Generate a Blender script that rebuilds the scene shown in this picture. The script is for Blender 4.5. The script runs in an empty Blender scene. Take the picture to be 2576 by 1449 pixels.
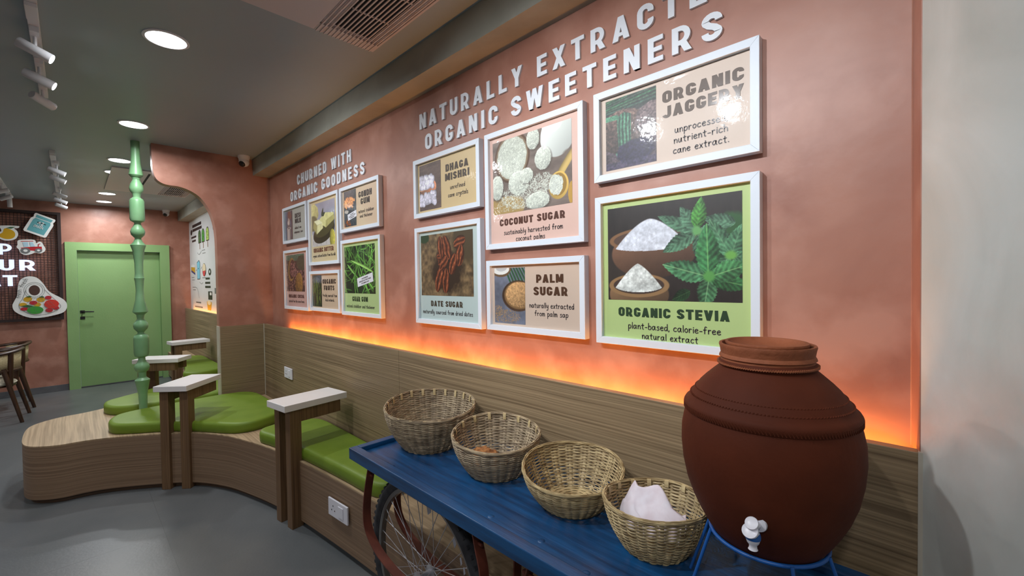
import bpy, bmesh, math, random
import numpy as np
from mathutils import Vector, Matrix
random.seed(7); NR = np.random.RandomState(11)
PI = math.pi
scn = bpy.context.scene
C = scn.collection

# ------------------------------------------------------------------ camera
cam_d = bpy.data.cameras.new('camera'); cam = bpy.data.objects.new('camera', cam_d); C.objects.link(cam)
yaw, pit, rol = math.radians(44.5265), math.radians(-1.1423), math.radians(-0.8327)
fwd = Vector((-math.sin(yaw)*math.cos(pit), math.cos(yaw)*math.cos(pit), math.sin(pit)))
r0 = Vector((math.cos(yaw), math.sin(yaw), 0)); u0 = r0.cross(fwd)
rr = r0*math.cos(rol) + u0*math.sin(rol); uu = -r0*math.sin(rol) + u0*math.cos(rol)
M = Matrix((rr, uu, -fwd)).transposed().to_4x4(); M.translation = Vector((0, 0, 1.5))
cam.matrix_world = M
cam_d.sensor_width = 36; cam_d.lens = 1089.64/2576*36; cam_d.clip_start = .02
scn.camera = cam

# ------------------------------------------------------------------ view and light
scn.view_settings.view_transform = 'Standard'; scn.view_settings.look = 'None'
scn.view_settings.gamma = 1; scn.view_settings.use_curve_mapping = False
scn.view_settings.exposure = 0.12
w = bpy.data.worlds.new('world'); scn.world = w; w.use_nodes = True
w.node_tree.nodes['Background'].inputs[0].default_value = (.8, .87, 1, 1)
w.node_tree.nodes['Background'].inputs[1].default_value = .25
E_DOWN, E_SPOT, E_LED, E_TASK = 12.5, 20.0, 5.0, 60.0

# ------------------------------------------------------------------ helpers
def srgb(r, g, b):
    f = lambda c: (c/255/12.92 if c/255 <= .04045 else ((c/255+.055)/1.055)**2.4)
    return (f(r), f(g), f(b), 1)
def link(o, parent=None):
    C.objects.link(o)
    if parent is not None: o.parent = parent
    return o
def thing(name, label, cat, loc=(0, 0, 0), rotz=0, group=None):
    o = bpy.data.objects.new(name, None); C.objects.link(o)
    o.empty_display_size = .05
    o.location = loc; o.rotation_euler = (0, 0, rotz); o['label'] = label; o['category'] = cat
    if group: o['group'] = group
    return o
def tag(o, label, cat, group=None):
    o['label'] = label; o['category'] = cat
    if group: o['group'] = group
    return o
def smooth(me, ang=None):
    me.shade_smooth() if hasattr(me, 'shade_smooth') else [setattr(p, 'use_smooth', True) for p in me.polygons]
    if ang is not None: me.set_sharp_from_angle(angle=math.radians(ang))
def obj(name, bm, mat, parent=None, sm=None, loc=None, rot=None):
    me = bpy.data.meshes.new(name)
    if isinstance(bm, bmesh.types.BMesh): bm.to_mesh(me); bm.free()
    else: me.from_pydata(bm[0], [], bm[1]); me.update()
    if mat: me.materials.append(mat)
    if sm is not None: smooth(me, sm)
    o = bpy.data.objects.new(name, me)
    if loc: o.location = loc
    if rot: o.rotation_euler = rot
    return link(o, parent)
def struct(name, bm, mat, parent=None, sm=None):
    o = obj(name, bm, mat, parent, sm)
    if parent is None: o['kind'] = 'structure'
    return o
def box(bm, x0, x1, y0, y1, z0, z1, bev=0, mtx=None):
    r = bmesh.ops.create_cube(bm, size=1)
    vs = r['verts']
    for v in vs:
        v.co = Vector(((x0+x1)/2+v.co.x*(x1-x0), (y0+y1)/2+v.co.y*(y1-y0), (z0+z1)/2+v.co.z*(z1-z0)))
    if bev:
        es = list({e for v in vs for e in v.link_edges})
        g = bmesh.ops.bevel(bm, geom=es, offset=bev, segments=2, profile=.5, affect='EDGES')
        vs = list({v for f in g['faces'] for v in f.verts} | set(v for v in vs if v.is_valid))
    if mtx is not None: bmesh.ops.transform(bm, matrix=mtx, verts=[v for v in vs if v.is_valid])
    return bm
def nbox(*a, **k): return box(bmesh.new(), *a, **k)
def quad(pts):
    bm = bmesh.new(); bm.faces.new([bm.verts.new(p) for p in pts]); return bm
def prism(pts, z0, z1, top=True, bottom=True):
    bm = bmesh.new(); n = len(pts)
    a = [bm.verts.new((p[0], p[1], z0)) for p in pts]; b = [bm.verts.new((p[0], p[1], z1)) for p in pts]
    for i in range(n): bm.faces.new((a[i], a[(i+1) % n], b[(i+1) % n], b[i]))
    if top: bm.faces.new(b)
    if bottom: bm.faces.new(a[::-1])
    bmesh.ops.recalc_face_normals(bm, faces=bm.faces[:])
    return bm
def tube(bm, pts, r, n=8, closed=False, caps=True, flat=None):
    pts = [Vector(p) for p in pts]; N = len(pts); rings = []
    up = Vector((0, 0, 1))
    prev = None
    for i, p in enumerate(pts):
        if closed: t = pts[(i+1) % N]-pts[i-1]
        else: t = pts[min(i+1, N-1)]-pts[max(i-1, 0)]
        t.normalize()
        if prev is None:
            a = up if abs(t.dot(up)) < .95 else Vector((1, 0, 0))
            s = t.cross(a).normalized()
        else:
            s = (prev - t*prev.dot(t)).normalized()
        prev = s; b = s.cross(t)
        rad = r[i] if isinstance(r, (list, tuple)) else r
        ra, rb = (rad, rad) if flat is None else (rad, rad*flat)
        rings.append([bm.verts.new(p + s*ra*math.cos(2*PI*k/n) + b*rb*math.sin(2*PI*k/n)) for k in range(n)])
    for i in range(N if closed else N-1):
        A, B = rings[i], rings[(i+1) % N]
        for k in range(n): bm.faces.new((A[k], A[(k+1) % n], B[(k+1) % n], B[k]))
    if caps and not closed:
        bm.faces.new(rings[0][::-1]); bm.faces.new(rings[-1])
    return bm
def lathe(bm, prof, n=48, c=(0, 0), mtx=None):
    rings = []; new = []
    for r, z in prof:
        if r < 1e-5: v = bm.verts.new((c[0], c[1], z)); rings.append([v]); new.append(v)
        else:
            R = [bm.verts.new((c[0]+r*math.cos(2*PI*k/n), c[1]+r*math.sin(2*PI*k/n), z)) for k in range(n)]
            rings.append(R); new += R
    for A, B in zip(rings, rings[1:]):
        for k in range(n):
            a = [A[k % len(A)], A[(k+1) % len(A)], B[(k+1) % len(B)], B[k % len(B)]]
            f = []
            for v in a:
                if v not in f: f.append(v)
            if len(f) > 2: bm.faces.new(f)
    bmesh.ops.recalc_face_normals(bm, faces=bm.faces[:])
    if mtx is not None: bmesh.ops.transform(bm, matrix=mtx, verts=new)
    return bm
def catmull(P, n=6, closed=True):
    P = [np.array(p, float) for p in P]; N = len(P); out = []
    for i in range(N if closed else N-1):
        if closed: a, b, c, d = P[i-1], P[i], P[(i+1) % N], P[(i+2) % N]
        else: a, b, c, d = P[max(i-1, 0)], P[i], P[i+1], P[min(i+2, N-1)]
        for k in range(n):
            t = k/n
            out.append(.5*((2*b)+(c-a)*t+(2*a-5*b+4*c-d)*t*t+(3*b-a-3*c+d)*t**3))
    if not closed: out.append(P[-1])
    return out
def offset_poly(P, d):
    P = [np.array(p[:2], float) for p in P]; N = len(P); out = []
    ar = sum(P[i][0]*P[(i+1) % N][1]-P[(i+1) % N][0]*P[i][1] for i in range(N))
    s = 1 if ar > 0 else -1
    for i in range(N):
        t = P[(i+1) % N]-P[i-1]; t /= (np.hypot(*t)+1e-9)
        out.append(P[i]+np.array([-t[1], t[0]])*d*s)
    return out
def copy_tree(o, parent=None):
    c = o.copy(); C.objects.link(c)
    if parent is not None: c.parent = parent
    for ch in list(o.children): copy_tree(ch, c)
    return c

# ------------------------------------------------------------------ materials
def newmat(name, col=(.8, .8, .8, 1), rough=.5, metal=0, coat=0, coat_r=.05, spec=.5, emit=None, es=0):
    m = bpy.data.materials.new(name); m.use_nodes = True; b = m.node_tree.nodes['Principled BSDF']
    b.inputs['Base Color'].default_value = col; b.inputs['Roughness'].default_value = rough
    b.inputs['Metallic'].default_value = metal; b.inputs['Coat Weight'].default_value = coat
    b.inputs['Coat Roughness'].default_value = coat_r; b.inputs['Specular IOR Level'].default_value = spec
    if emit: b.inputs['Emission Color'].default_value = emit; b.inputs['Emission Strength'].default_value = es
    return m
def noisy(name, c1, c2, scale=(1, 1, 1), nscale=5, detail=4, rough=.5, bump=0, bscale=None, dist=0, lo=.35, hi=.65, warp=0, c3=None, mix3=(.5, .7), s3=1.5, **k):
    m = newmat(name, c1, rough, **k); nt = m.node_tree; N = nt.nodes; L = nt.links; b = N['Principled BSDF']
    tc = N.new('ShaderNodeTexCoord'); mp = N.new('ShaderNodeMapping'); mp.inputs['Scale'].default_value = scale
    src = tc.outputs['Object']
    if warp:
        wn = N.new('ShaderNodeTexNoise'); wn.inputs['Scale'].default_value = 1.3; wn.inputs['Detail'].default_value = 2
        vm = N.new('ShaderNodeVectorMath'); vm.operation = 'SCALE'; vm.inputs[3].default_value = warp
        va = N.new('ShaderNodeVectorMath'); va.operation = 'ADD'
        L.new(src, wn.inputs['Vector']); L.new(wn.outputs['Color'], vm.inputs[0]); L.new(src, va.inputs[0]); L.new(vm.outputs[0], va.inputs[1]); src = va.outputs[0]
    L.new(src, mp.inputs['Vector'])
    n = N.new('ShaderNodeTexNoise'); n.inputs['Scale'].default_value = nscale; n.inputs['Detail'].default_value = detail
    n.inputs['Distortion'].default_value = dist
    L.new(mp.outputs[0], n.inputs['Vector'])
    r = N.new('ShaderNodeValToRGB'); r.color_ramp.elements[0].position = lo; r.color_ramp.elements[1].position = hi
    r.color_ramp.elements[0].color = c1; r.color_ramp.elements[1].color = c2
    L.new(n.outputs['Fac'], r.inputs[0]); outc = r.outputs[0]
    if c3:
        n3 = N.new('ShaderNodeTexNoise'); n3.inputs['Scale'].default_value = s3; n3.inputs['Detail'].default_value = 5
        L.new(tc.outputs['Object'], n3.inputs['Vector'])
        mr = N.new('ShaderNodeMapRange'); mr.inputs[1].default_value = mix3[0]; mr.inputs[2].default_value = mix3[1]; L.new(n3.outputs['Fac'], mr.inputs[0])
        mx = N.new('ShaderNodeMix'); mx.data_type = 'RGBA'; L.new(mr.outputs[0], mx.inputs[0]); L.new(outc, mx.inputs[6]); mx.inputs[7].default_value = c3; outc = mx.outputs[2]
    L.new(outc, b.inputs['Base Color'])
    if bump:
        bp = N.new('ShaderNodeBump'); bp.inputs['Strength'].default_value = bump; bp.inputs['Distance'].default_value = .01
        h = n.outputs['Fac']
        if bscale:
            n2 = N.new('ShaderNodeTexNoise'); n2.inputs['Scale'].default_value = bscale; n2.inputs['Detail'].default_value = 4; L.new(tc.outputs['Object'], n2.inputs['Vector']); h = n2.outputs['Fac']
        L.new(h, bp.inputs['Height']); L.new(bp.outputs[0], b.inputs['Normal'])
    return m
W1, W2 = srgb(102, 83, 60), srgb(168, 145, 112)
def wood(name, scale, c1=W1, c2=W2, warp=.028, rough=.5, lo=.28, hi=.74):
    return noisy(name, c1, c2, scale=scale, nscale=3.2, detail=7, rough=rough, bump=.06, lo=lo, hi=hi, warp=warp, dist=.15)
m_woodx = wood('laminate_wood_long', (.2, .2, 46))
m_woodbench = wood('laminate_wood_curved', (.18, .18, 46), srgb(114, 89, 68), srgb(152, 125, 99))
m_woodtop = wood('laminate_wood_top', (.5, 24, 1), srgb(146, 122, 92), srgb(196, 168, 134))
m_woodz = wood('laminate_wood_upright', (48, 48, .5), srgb(90, 65, 42), srgb(134, 102, 70))
m_pink = noisy('pink_plaster', srgb(152, 101, 84), srgb(170, 119, 100), nscale=2.6, detail=12, rough=.42, bump=.22, bscale=9, lo=.32, hi=.68, dist=1.2, c3=srgb(178, 129, 111), mix3=(.48, .68), s3=5.5, warp=.25)
m_white = noisy('pale_plaster', srgb(172, 176, 170), srgb(208, 210, 206), nscale=2.4, detail=12, rough=.34, bump=.6, bscale=7, lo=.3, hi=.7, dist=1.0, c3=srgb(172, 172, 164), mix3=(.55, .75), s3=1.9, warp=.3)
m_ceil = noisy('ceiling_paint', srgb(146, 158, 164), srgb(154, 166, 172), nscale=.7, detail=2, rough=.42, bump=.05, bscale=20)
m_beam = noisy('beam_plaster', srgb(138, 138, 126), srgb(160, 160, 148), nscale=2.5, detail=8, rough=.5, bump=.4, bscale=9, dist=.5)
m_floor = noisy('vinyl_floor', srgb(84, 88, 90), srgb(106, 107, 108), nscale=1.1, detail=8, rough=.36, bump=.06, bscale=60, dist=.4, c3=srgb(116, 115, 112), mix3=(.5, .7), s3=.8, lo=.3, hi=.7)
m_grout = newmat('floor_joint', srgb(78, 80, 82), .7)
m_skirt = noisy('grey_skirting', srgb(84, 84, 88), srgb(98, 98, 100), nscale=8, rough=.5)
m_green = noisy('green_paint', srgb(132, 166, 106), srgb(140, 174, 114), nscale=1.2, rough=.45, bump=.1, bscale=60)
m_pillar = noisy('pillar_green_paint', srgb(112, 158, 112), srgb(130, 174, 128), nscale=6, rough=.4, bump=.1, bscale=30)
m_vinyl = noisy('green_vinyl', srgb(106, 132, 34), srgb(116, 140, 42), nscale=6, rough=.5, bump=.08, bscale=160, spec=.4)
m_slab = noisy('white_slab', srgb(232, 226, 224), srgb(236, 231, 229), nscale=3, rough=.35)
m_wmet = newmat('white_powder_coat', srgb(222, 222, 226), .4)
m_wframe = noisy('white_frame', srgb(216, 224, 234), srgb(220, 227, 236), scale=(1, 1, 1), nscale=3, rough=.45)
m_wletter = newmat('white_letter', srgb(226, 230, 236), .45)
m_plastic = newmat('white_plastic', srgb(232, 230, 238), .3)
m_black = newmat('black_satin', srgb(22, 20, 22), .35)
m_dark = newmat('dark_void', srgb(34, 32, 33), .8)
m_blue = noisy('blue_painted_wood', srgb(3, 46, 84), srgb(8, 80, 132), scale=(1.2, 14, 14), nscale=3, detail=6, rough=.42, bump=.25, lo=.3, hi=.72, warp=.04, coat=.25, coat_r=.3)
m_bluem = newmat('blue_painted_steel', srgb(30, 88, 160), .35)
m_rust = noisy('red_oxide_steel', srgb(96, 46, 34), srgb(118, 60, 44), nscale=14, rough=.5)
m_clay_shade = noisy('terracotta', srgb(76, 32, 15), srgb(94, 41, 20), nscale=4, detail=7, rough=.72, bump=.10, bscale=40, c3=srgb(66, 28, 13), mix3=(.5, .7), s3=3, spec=.2)  # body darker than the rim: the belly's shade is put into its colour
m_clay2 = noisy('terracotta_rim', srgb(124, 66, 36), srgb(146, 80, 46), nscale=9, detail=6, rough=.75, bump=.3, bscale=60)
m_cane = noisy('bamboo_weave', srgb(116, 92, 56), srgb(206, 184, 138), scale=(1, 1, 8), nscale=22, detail=5, rough=.55, bump=.2, lo=.3, hi=.68)
m_cane2 = noisy('bamboo_weave_grey', srgb(98, 80, 60), srgb(196, 176, 144), scale=(1, 1, 8), nscale=22, detail=5, rough=.6, bump=.2, lo=.3, hi=.7)
m_split = noisy('split_bamboo', srgb(176, 154, 110), srgb(208, 188, 144), scale=(8, 8, 1), nscale=8, rough=.5)
m_rubber = noisy('tyre_rubber', srgb(38, 38, 42), srgb(58, 58, 62), nscale=20, rough=.8)
m_chrome = newmat('chrome', srgb(206, 206, 212), .34, metal=.75)
m_alloy = newmat('alloy_rim', srgb(150, 148, 146), .38, metal=.9)
m_wrap = newmat('torn_plastic_wrap', srgb(150, 150, 160), .3)
m_ewall = noisy('white_panel', srgb(205, 206, 204), srgb(214, 214, 212), nscale=2, rough=.4)
m_dkwood = noisy('dark_teak', srgb(48, 28, 16), srgb(74, 46, 28), scale=(6, 6, 1), nscale=6, rough=.4)
m_canew = noisy('cane_webbing', srgb(190, 172, 128), srgb(214, 198, 160), nscale=90, rough=.6)
m_seat = newmat('cream_seat', srgb(214, 204, 184), .6)
m_trimal = newmat('aluminium_trim', srgb(190, 182, 166), .4, metal=.1)
m_light = newmat('lit_diffuser', (1, 1, 1, 1), .4, emit=(.97, .99, 1, 1), es=22)
m_spotlens = newmat('lit_lens', (1, 1, 1, 1), .4, emit=(.92, .97, 1, 1), es=16)
m_glowletter = newmat('lit_letter', srgb(230, 235, 255), .4, emit=srgb(205, 218, 255), es=.75)
m_led = newmat('orange_led', (1, .4, .08, 1), .5, emit=(1, .40, .05, 1), es=E_LED)
m_cloth = noisy('nonwoven_cloth', srgb(222, 208, 216), srgb(238, 232, 240), nscale=18, rough=.7, bump=.1)
m_cloth.node_tree.nodes['Principled BSDF'].inputs['Transmission Weight'].default_value = .12
m_coir = noisy('brown_fibre', srgb(110, 66, 32), srgb(172, 116, 64), nscale=60, rough=.9, bump=.6)
m_mesh = newmat('dark_wire', srgb(40, 24, 22), .5)
def flat(name, r, g, b, rough=.4, **k): return newmat(name, srgb(r, g, b), rough, **k)

# ------------------------------------------------------------------ room shell
XL, XP, YW, YP, ZC = -8.926, -4.72, 1.40, 1.315, 2.69
struct('ceiling', nbox(XL-.1, 2.2, -5.2, 1.5, ZC, ZC+.1), m_ceil)
fl = struct('floor', nbox(XL-.1, 2.2, -5.2, 1.5, -.08, -.004), m_grout)
tile_me = None
TS = 1.2
for ix in range(-8, 2):
    for iy in range(-5, 2):
        x0, y0 = max(ix*TS+.28, XL), iy*TS+.36
        x1, y1 = min(ix*TS+.28+TS, 2.2), min(y0+TS, 1.45)
        if x1-x0 < .05 or y1-y0 < .05: continue
        if y0 < -5.1: continue
        obj('tile', nbox(x0+.0002, x1-.0002, y0+.0002, y1-.0002, -.004, 0), m_floor, fl)
# far wall with the door opening
wl = bmesh.new()
DY0, DY1, DZ = -.03, 1.10, 2.11
box(wl, XL-.1, XL, -5.2, DY0, 0, ZC); box(wl, XL-.1, XL, DY1, 1.5, 0, ZC); box(wl, XL-.1, XL, DY0, DY1, DZ, ZC)
struct('wall_left', wl, m_pink)
struct('wall_back', nbox(XP-.045, .02, YW, YW+.1, 0, ZC), m_pink)
struct('wall_back_niche', nbox(XL-.1, XP-.045, YW, YW+.1, 0, ZC), m_ewall)
# angled pale wall at the right
d = Vector((.55, -.835, 0)).normalized(); nrm = Vector((d.y, -d.x, 0))*-1
c0 = Vector((-.026, 1.315, 0)); c1 = c0 + d*2.6
def vz(v, z): return (v.x, v.y, z)
bm = prism([c0[:2], c1[:2], (c1+Vector((.15, .2, 0)))[:2], (.25, 1.55), (-.02, 1.55)], 0, ZC)
struct('wall_right', bm, m_white)
struct('wall_front', nbox(XL-.1, 2.2, -5.3, -5.2, 0, ZC), m_pink)
struct('wall_end', nbox(2.2, 2.3, -5.2, .6, 0, ZC), m_white)
struct('trim_1', prism([(-.046, YW), (-.044, YW-.002), (-.028, 1.317), (-.020, 1.317), (-.02, YW)], 1.09, ZC), m_pink)
struct('ceiling_beam', prism([(XP, 1.254), (.0, 1.254), (.0, YW), (XP, YW)], 2.537, ZC), m_beam)
struct('ceiling_beam', prism([(XL, 1.254), (XP-.09, 1.254), (XP-.09, YW), (XL, YW)], 2.537, ZC), m_beam)
bs = struct('baseboard_left', nbox(XL, XL+.015, -5.2, -.06, 0, .09), m_skirt)
struct('baseboard_left_corner', nbox(XL, XL+.015, 1.13, 1.31, 0, .09), m_skirt)

# partition with the arched bracket top
arch = [(.497, ZC), (.499, 2.56), (.505, 2.46), (.525, 2.395), (.567, 2.362), (.617, 2.353), (.664, 2.352), (.733, 2.335), (.804, 2.296), (.861, 2.232), (.904, 2.146), (.932, 2.04), (.944, 1.914), (.946, 1.70)]
ap = catmull(arch, 5, closed=False)
pts = [(.497, ZC)] + [tuple(p) for p in ap[1:]] + [(.947, .405), (YW, .405), (YW, ZC)]
bm = bmesh.new()
A = [bm.verts.new((XP, p[0], p[1])) for p in pts]; B = [bm.verts.new((XP-.09, p[0], p[1])) for p in pts]
bm.faces.new(A); bm.faces.new(B[::-1])
for i in range(len(pts)): bm.faces.new((A[i], B[i], B[(i+1) % len(pts)], A[(i+1) % len(pts)]))
bmesh.ops.recalc_face_normals(bm, faces=bm.faces[:])
struct('wall_partition', bm, m_pink)

# wainscot panels (wood laminate), each sheet its own piece
def wains(name, label, x0, x1, joints):
    t = thing(name, label, 'wall panelling', ((x0+x1)/2, YP, 0))
    ox = (x0+x1)/2
    xs = [x0]+joints+[x1]
    for a, b in zip(xs, xs[1:]):
        o = obj('panel', nbox(a-ox+.0008, b-ox-.0008, 0, .03, .0-0+.0, 1.10, bev=.0012), m_woodx, t)
    return t
WA = wains('wood_wainscot', 'long wood-grain wall panelling behind the green bench and the blue cart', XP+.008, -.024, [-2.22])
obj('corner_trim', nbox(-.030-(XP-.016)/2-.0, -.022-(XP-.016)/2, -.006, .03, 0, 1.103), m_trimal, WA)
obj('corner_trim', nbox(XP+.008-(XP-.016)/2, XP+.015-(XP-.016)/2, -.006, .0, .405, 1.103), m_trimal, WA)
wains('wood_wainscot', 'wood-grain panelling below the illustrated white wall beyond the arch', XL+.002, XP-.1, [-7.2])
bm = nbox(0, .008, -.185, .18, .405, 1.103)
t = thing('partition_panel', 'wood-grain panel on the lower face of the pink arched partition', 'wall panelling', (XP, 1.133, 0))
obj('panel', bm, m_woodx, t)
obj('edge_trim', nbox(-.092, .009, -.192, -.184, .405, 1.105), m_trimal, t)
obj('panel', nbox(-.1, -.091, -.184, .18, .405, 1.103), m_woodx, t)

# orange LED strips in the slots behind the panelling
for nm, x0, x1, lab in (('led_strip', -4.25, -.05, 'orange glowing light strip behind the top of the long wood panelling'), ('led_strip', -8.75, -4.95, 'orange glowing light strip below the illustrated white wall')):
    o = obj(nm, nbox(x0, x1, 1.350, 1.360, 1.044, 1.052), m_led)
    tag(o, lab, 'light strip')
    for k in range(8):
        L = bpy.data.lights.new('led_light', 'AREA'); L.shape = 'RECTANGLE'; L.size = (x1-x0)/8; L.size_y = .012
        L.energy = 1.75*(x1-x0)/4.2*(.8 if x0 > -4.3 else .35); L.color = (1, .36, .045)
        lo = bpy.data.objects.new('led_light', L); link(lo, o)
        lo.location = (x0+(k+.5)*(x1-x0)/8, 1.355, 1.056); lo.rotation_euler = (PI-.03, 0, 0)

# door
dt = thing('door_1', 'flush green door with a wide green frame and black lever handle', 'door', (XL, .535, 0)); del dt['category']; del dt['label']; dt['kind'] = 'structure'
oy = .535
bm = bmesh.new(); X = 0
for a in ((-.59, -.47, 0, 2.13), (.47, .59, 0, 2.13), (-.47, .47, 2.015, 2.13)): box(bm, -.09, .035, a[0], a[1], a[2], a[3])
bmesh.ops.remove_doubles(bm, verts=bm.verts[:], dist=1e-5)
obj('door_frame', bm, m_green, dt)
obj('door_leaf', nbox(-.085, -.045, -.468, .468, .012, 2.012, bev=.002), m_green, dt)
h = obj('door_handle', nbox(-.045, -.037, -.455, -.405, 1.095, 1.135), m_black, dt)
bm = tube(bmesh.new(), [(-.04, -.43, 1.116), (.012, -.43, 1.116), (.016, -.42, 1.116), (.016, -.31, 1.112)], .009, 8)
obj('lever', bm, m_black, h, 40)
obj('keyhole_plate', nbox(-.045, -.037, -.455, -.405, 1.005, 1.045), m_black, dt)
obj('threshold', nbox(-.09, -.03, -.47, .47, 0, .010), m_skirt, dt)
# ------------------------------------------------------------------ curved bench
right = [(-.08, 1.075), (-.9, 1.068), (-1.6, 1.055), (-2.17, 1.020), (-2.712, .966), (-3.071, .912), (-3.36, .845), (-3.653, .752), (-3.902, .609), (-4.06, .431), (-4.19, .25), (-4.265, .12), (-4.297, .02), (-4.312, -.08), (-4.36, -.165), (-4.44, -.235), (-4.56, -.268), (-4.76, -.276)]
XM = -4.765
left = [(2*XM-x, y) for x, y in right[:-1]][::-1]
left = [p for p in left if p[0] > XL+.05] + [(XL+.002, 1.07)]
front = catmull(right+left, 6, closed=False)
front = [tuple(p) for p in front]
outline = front + [(XL+.002, 1.31), (-.08, 1.31)]
bt = thing('curved_bench', 'long curved wood-grain bench with a rounded peninsula running along the wall', 'bench', (XM, .6, 0))
def loc(P, ox=XM, oy=.6): return [(p[0]-ox, p[1]-oy) for p in P]
OL = loc(outline)
obj('bench_body', prism(OL, .035, .397, top=False), m_woodbench, bt, 30)
obj('bench_top', prism(OL, .397, .405), m_woodtop, bt, 30)
inn = front[:1]+[tuple(p) for p in offset_poly(front, 0.04)][1:-1]+front[-1:]
ok = inn
s = sum(front[i][0]*front[i+1][1]-front[i+1][0]*front[i][1] for i in range(len(front)-1))
inn2 = []
for i in range(len(front)):
    a = np.array(front[max(i-1, 0)]); b = np.array(front[min(i+1, len(front)-1)]); tt = (b-a)/np.hypot(*(b-a))
    inn2.append((front[i][0]+tt[1]*.030, front[i][1]-tt[0]*.030))
obj('plinth', prism(loc(inn2+[(XL+.002, 1.31), (-.08, 1.31)]), 0, .036), wood('plinth_wood', (.3, .3, 30), srgb(70, 52, 38), srgb(104, 80, 60)), bt, 30)

def cushion(P, label, n=7, th=.078, fan=False):
    c = np.mean([p[:2] for p in P], axis=0); P = [(p[0]-c[0], p[1]-c[1]) for p in P]
    S = catmull(P, n)
    prof = [(.010, .0), (.002, .006), (.0, .03), (0, .055), (.004, .067), (.012, .0745), (.026, .0775), (.034, .078)]
    bm = bmesh.new(); rings = []
    for off, z in prof:
        rings.append([bm.verts.new((q[0], q[1], z*th/.078)) for q in offset_poly(S, off)])
    for A, B in zip(rings, rings[1:]):
        for i in range(len(A)): bm.faces.new((A[i], A[(i+1) % len(A)], B[(i+1) % len(A)], B[i]))
    bm.faces.new(rings[0][::-1])
    if fan:
        cv = bm.verts.new((0, 0, .078)); T_ = rings[-1]
        for i in range(len(T_)): bm.faces.new((T_[i], T_[(i+1) % len(T_)], cv))
    else: bm.faces.new(rings[-1])
    bmesh.ops.recalc_face_normals(bm, faces=bm.faces[:])
    o = obj('seat_cushion', bm, m_vinyl, None, 50, loc=(c[0], c[1], .406))
    tag(o, label, 'cushion', 'green vinyl cushions on the curved bench')
    return o
big = [(-4.53, .185), (-4.42, .168), (-4.30, .192), (-4.2, .30), (-4.10, .435), (-3.93, .60), (-3.70, .755), (-3.625, .83), (-3.605, .93), (-3.64, 1.04), (-3.72, 1.13), (-3.95, 1.19), (-4.25, 1.20), (-4.52, 1.19), (-4.65, 1.13), (-4.70, 1.0), (-4.705, .75), (-4.69, .55), (-4.67, .36), (-4.62, .24)]
cushion(big, 'large wavy green cushion at the foot of the pink arched partition')
mir = lambda P: [(2*XM-x, y) for x, y in P]
cushion(mir(big), 'wavy green cushion behind the green turned pillar, seen through the posts')
rc = [(-3.37, .900), (-3.30, .880), (-3.20, .902), (-3.05, .934), (-2.90, .955), (-2.742, .975), (-2.58, .994), (-2.42, 1.010), (-2.26, 1.024), (-2.12, 1.034), (-2.03, 1.046), (-1.975, 1.085), (-1.965, 1.15), (-1.975, 1.225), (-2.02, 1.275), (-2.10, 1.295), (-2.25, 1.299), (-2.45, 1.30), (-2.65, 1.30), (-2.85, 1.30), (-3.05, 1.30), (-3.20, 1.297), (-3.31, 1.275), (-3.375, 1.21), (-3.41, 1.12), (-3.42, 1.03), (-3.405, .95)]
cushion(rc, 'straight green cushion against the long panelling, right end under the blue cart', fan=True)
cushion(mir(rc), 'farthest green cushion along the panelling under the illustrated wall', fan=True)

# ------------------------------------------------------------------ perch tables (slab on two L brackets)
def perch(loc, ang, label, flip=1):
    # local u = along the slab away from the room, v = width
    t = thing('perch_table', label, 'table', (loc[0], loc[1], 0), ang, 'white topped perch tables over the bench')
    obj('table_top', nbox(-.205, .205, -.116, .116, .725, .765, bev=.0025), m_slab, t)
    for v in (-1, 1):
        y0 = v*.070
        obj('post', nbox(-.168, -.098, y0-.030, y0+.030, 0, .7245, bev=.002), m_woodz, t)
        obj('bracket_arm', nbox(-.0975, .165, y0-.029, y0+.029, .645, .7245, bev=.002), m_woodz, t)
    return t
perch((-2.903, 1.056), math.radians(97.5), 'white slab table on two wood posts nearest the blue cart')
perch((-4.094, .615), math.radians(137.5), 'white slab table on two posts in front of the large wavy cushion')
perch((-5.583, .628), math.radians(53), 'white slab table partly hidden by the green turned pillar')
perch((-7.014, 1.061), math.radians(97), 'farthest white slab table under the illustrated white wall')

# ------------------------------------------------------------------ turned pillar
prof = [(.030, 2.69), (.0302, 2.578), (.0336, 2.497), (.0464, 2.42), (.047, 2.41), (.034, 2.392), (.027, 2.389), (.0265, 2.379), (.024, 2.372), (.027, 2.362), (.040, 2.335), (.0473, 2.301), (.043, 2.275), (.0321, 2.26), (.0274, 2.25), (.027, 2.242), (.025, 2.236), (.027, 2.222), (.042, 2.211), (.0485, 2.195), (.0500, 2.048), (.045, 2.030), (.0328, 2.023), (.0218, 2.015), (.022, 2.003), (.0285, 1.99), (.0285, 1.985), (.042, 1.965), (.0484, 1.941), (.044, 1.915), (.0281, 1.896), (.0219, 1.89), (.0219, 1.876), (.0275, 1.868), (.028, 1.860), (.0506, 1.83), (.0500, 1.824), (.039, 1.785), (.0281, 1.679), (.0272, 1.596), (.029, 1.565), (.0338, 1.555), (.0291, 1.53), (.025, 1.456), (.030, 1.374), (.0495, 1.282), (.0501, 1.273), (.0266, 1.25), (.0235, 1.225), (.0235, 1.213), (.0329, 1.198), (.046, 1.178), (.0495, 1.159), (.045, 1.135), (.032, 1.118), (.0219, 1.104), (.023, 1.092), (.0439, 1.077), (.0505, 1.06), (.0511, 1.05), (.050, .93), (.044, .905), (.0235, .893), (.024, .872), (.0314, .853), (.046, .835), (.0512, .811), (.044, .785), (.0283, .77), (.0262, .75), (.0267, .728), (.0503, .704), (.0485, .690), (.0424, .662), (.0305, .587), (.028, .50), (.028, .406)]
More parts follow.
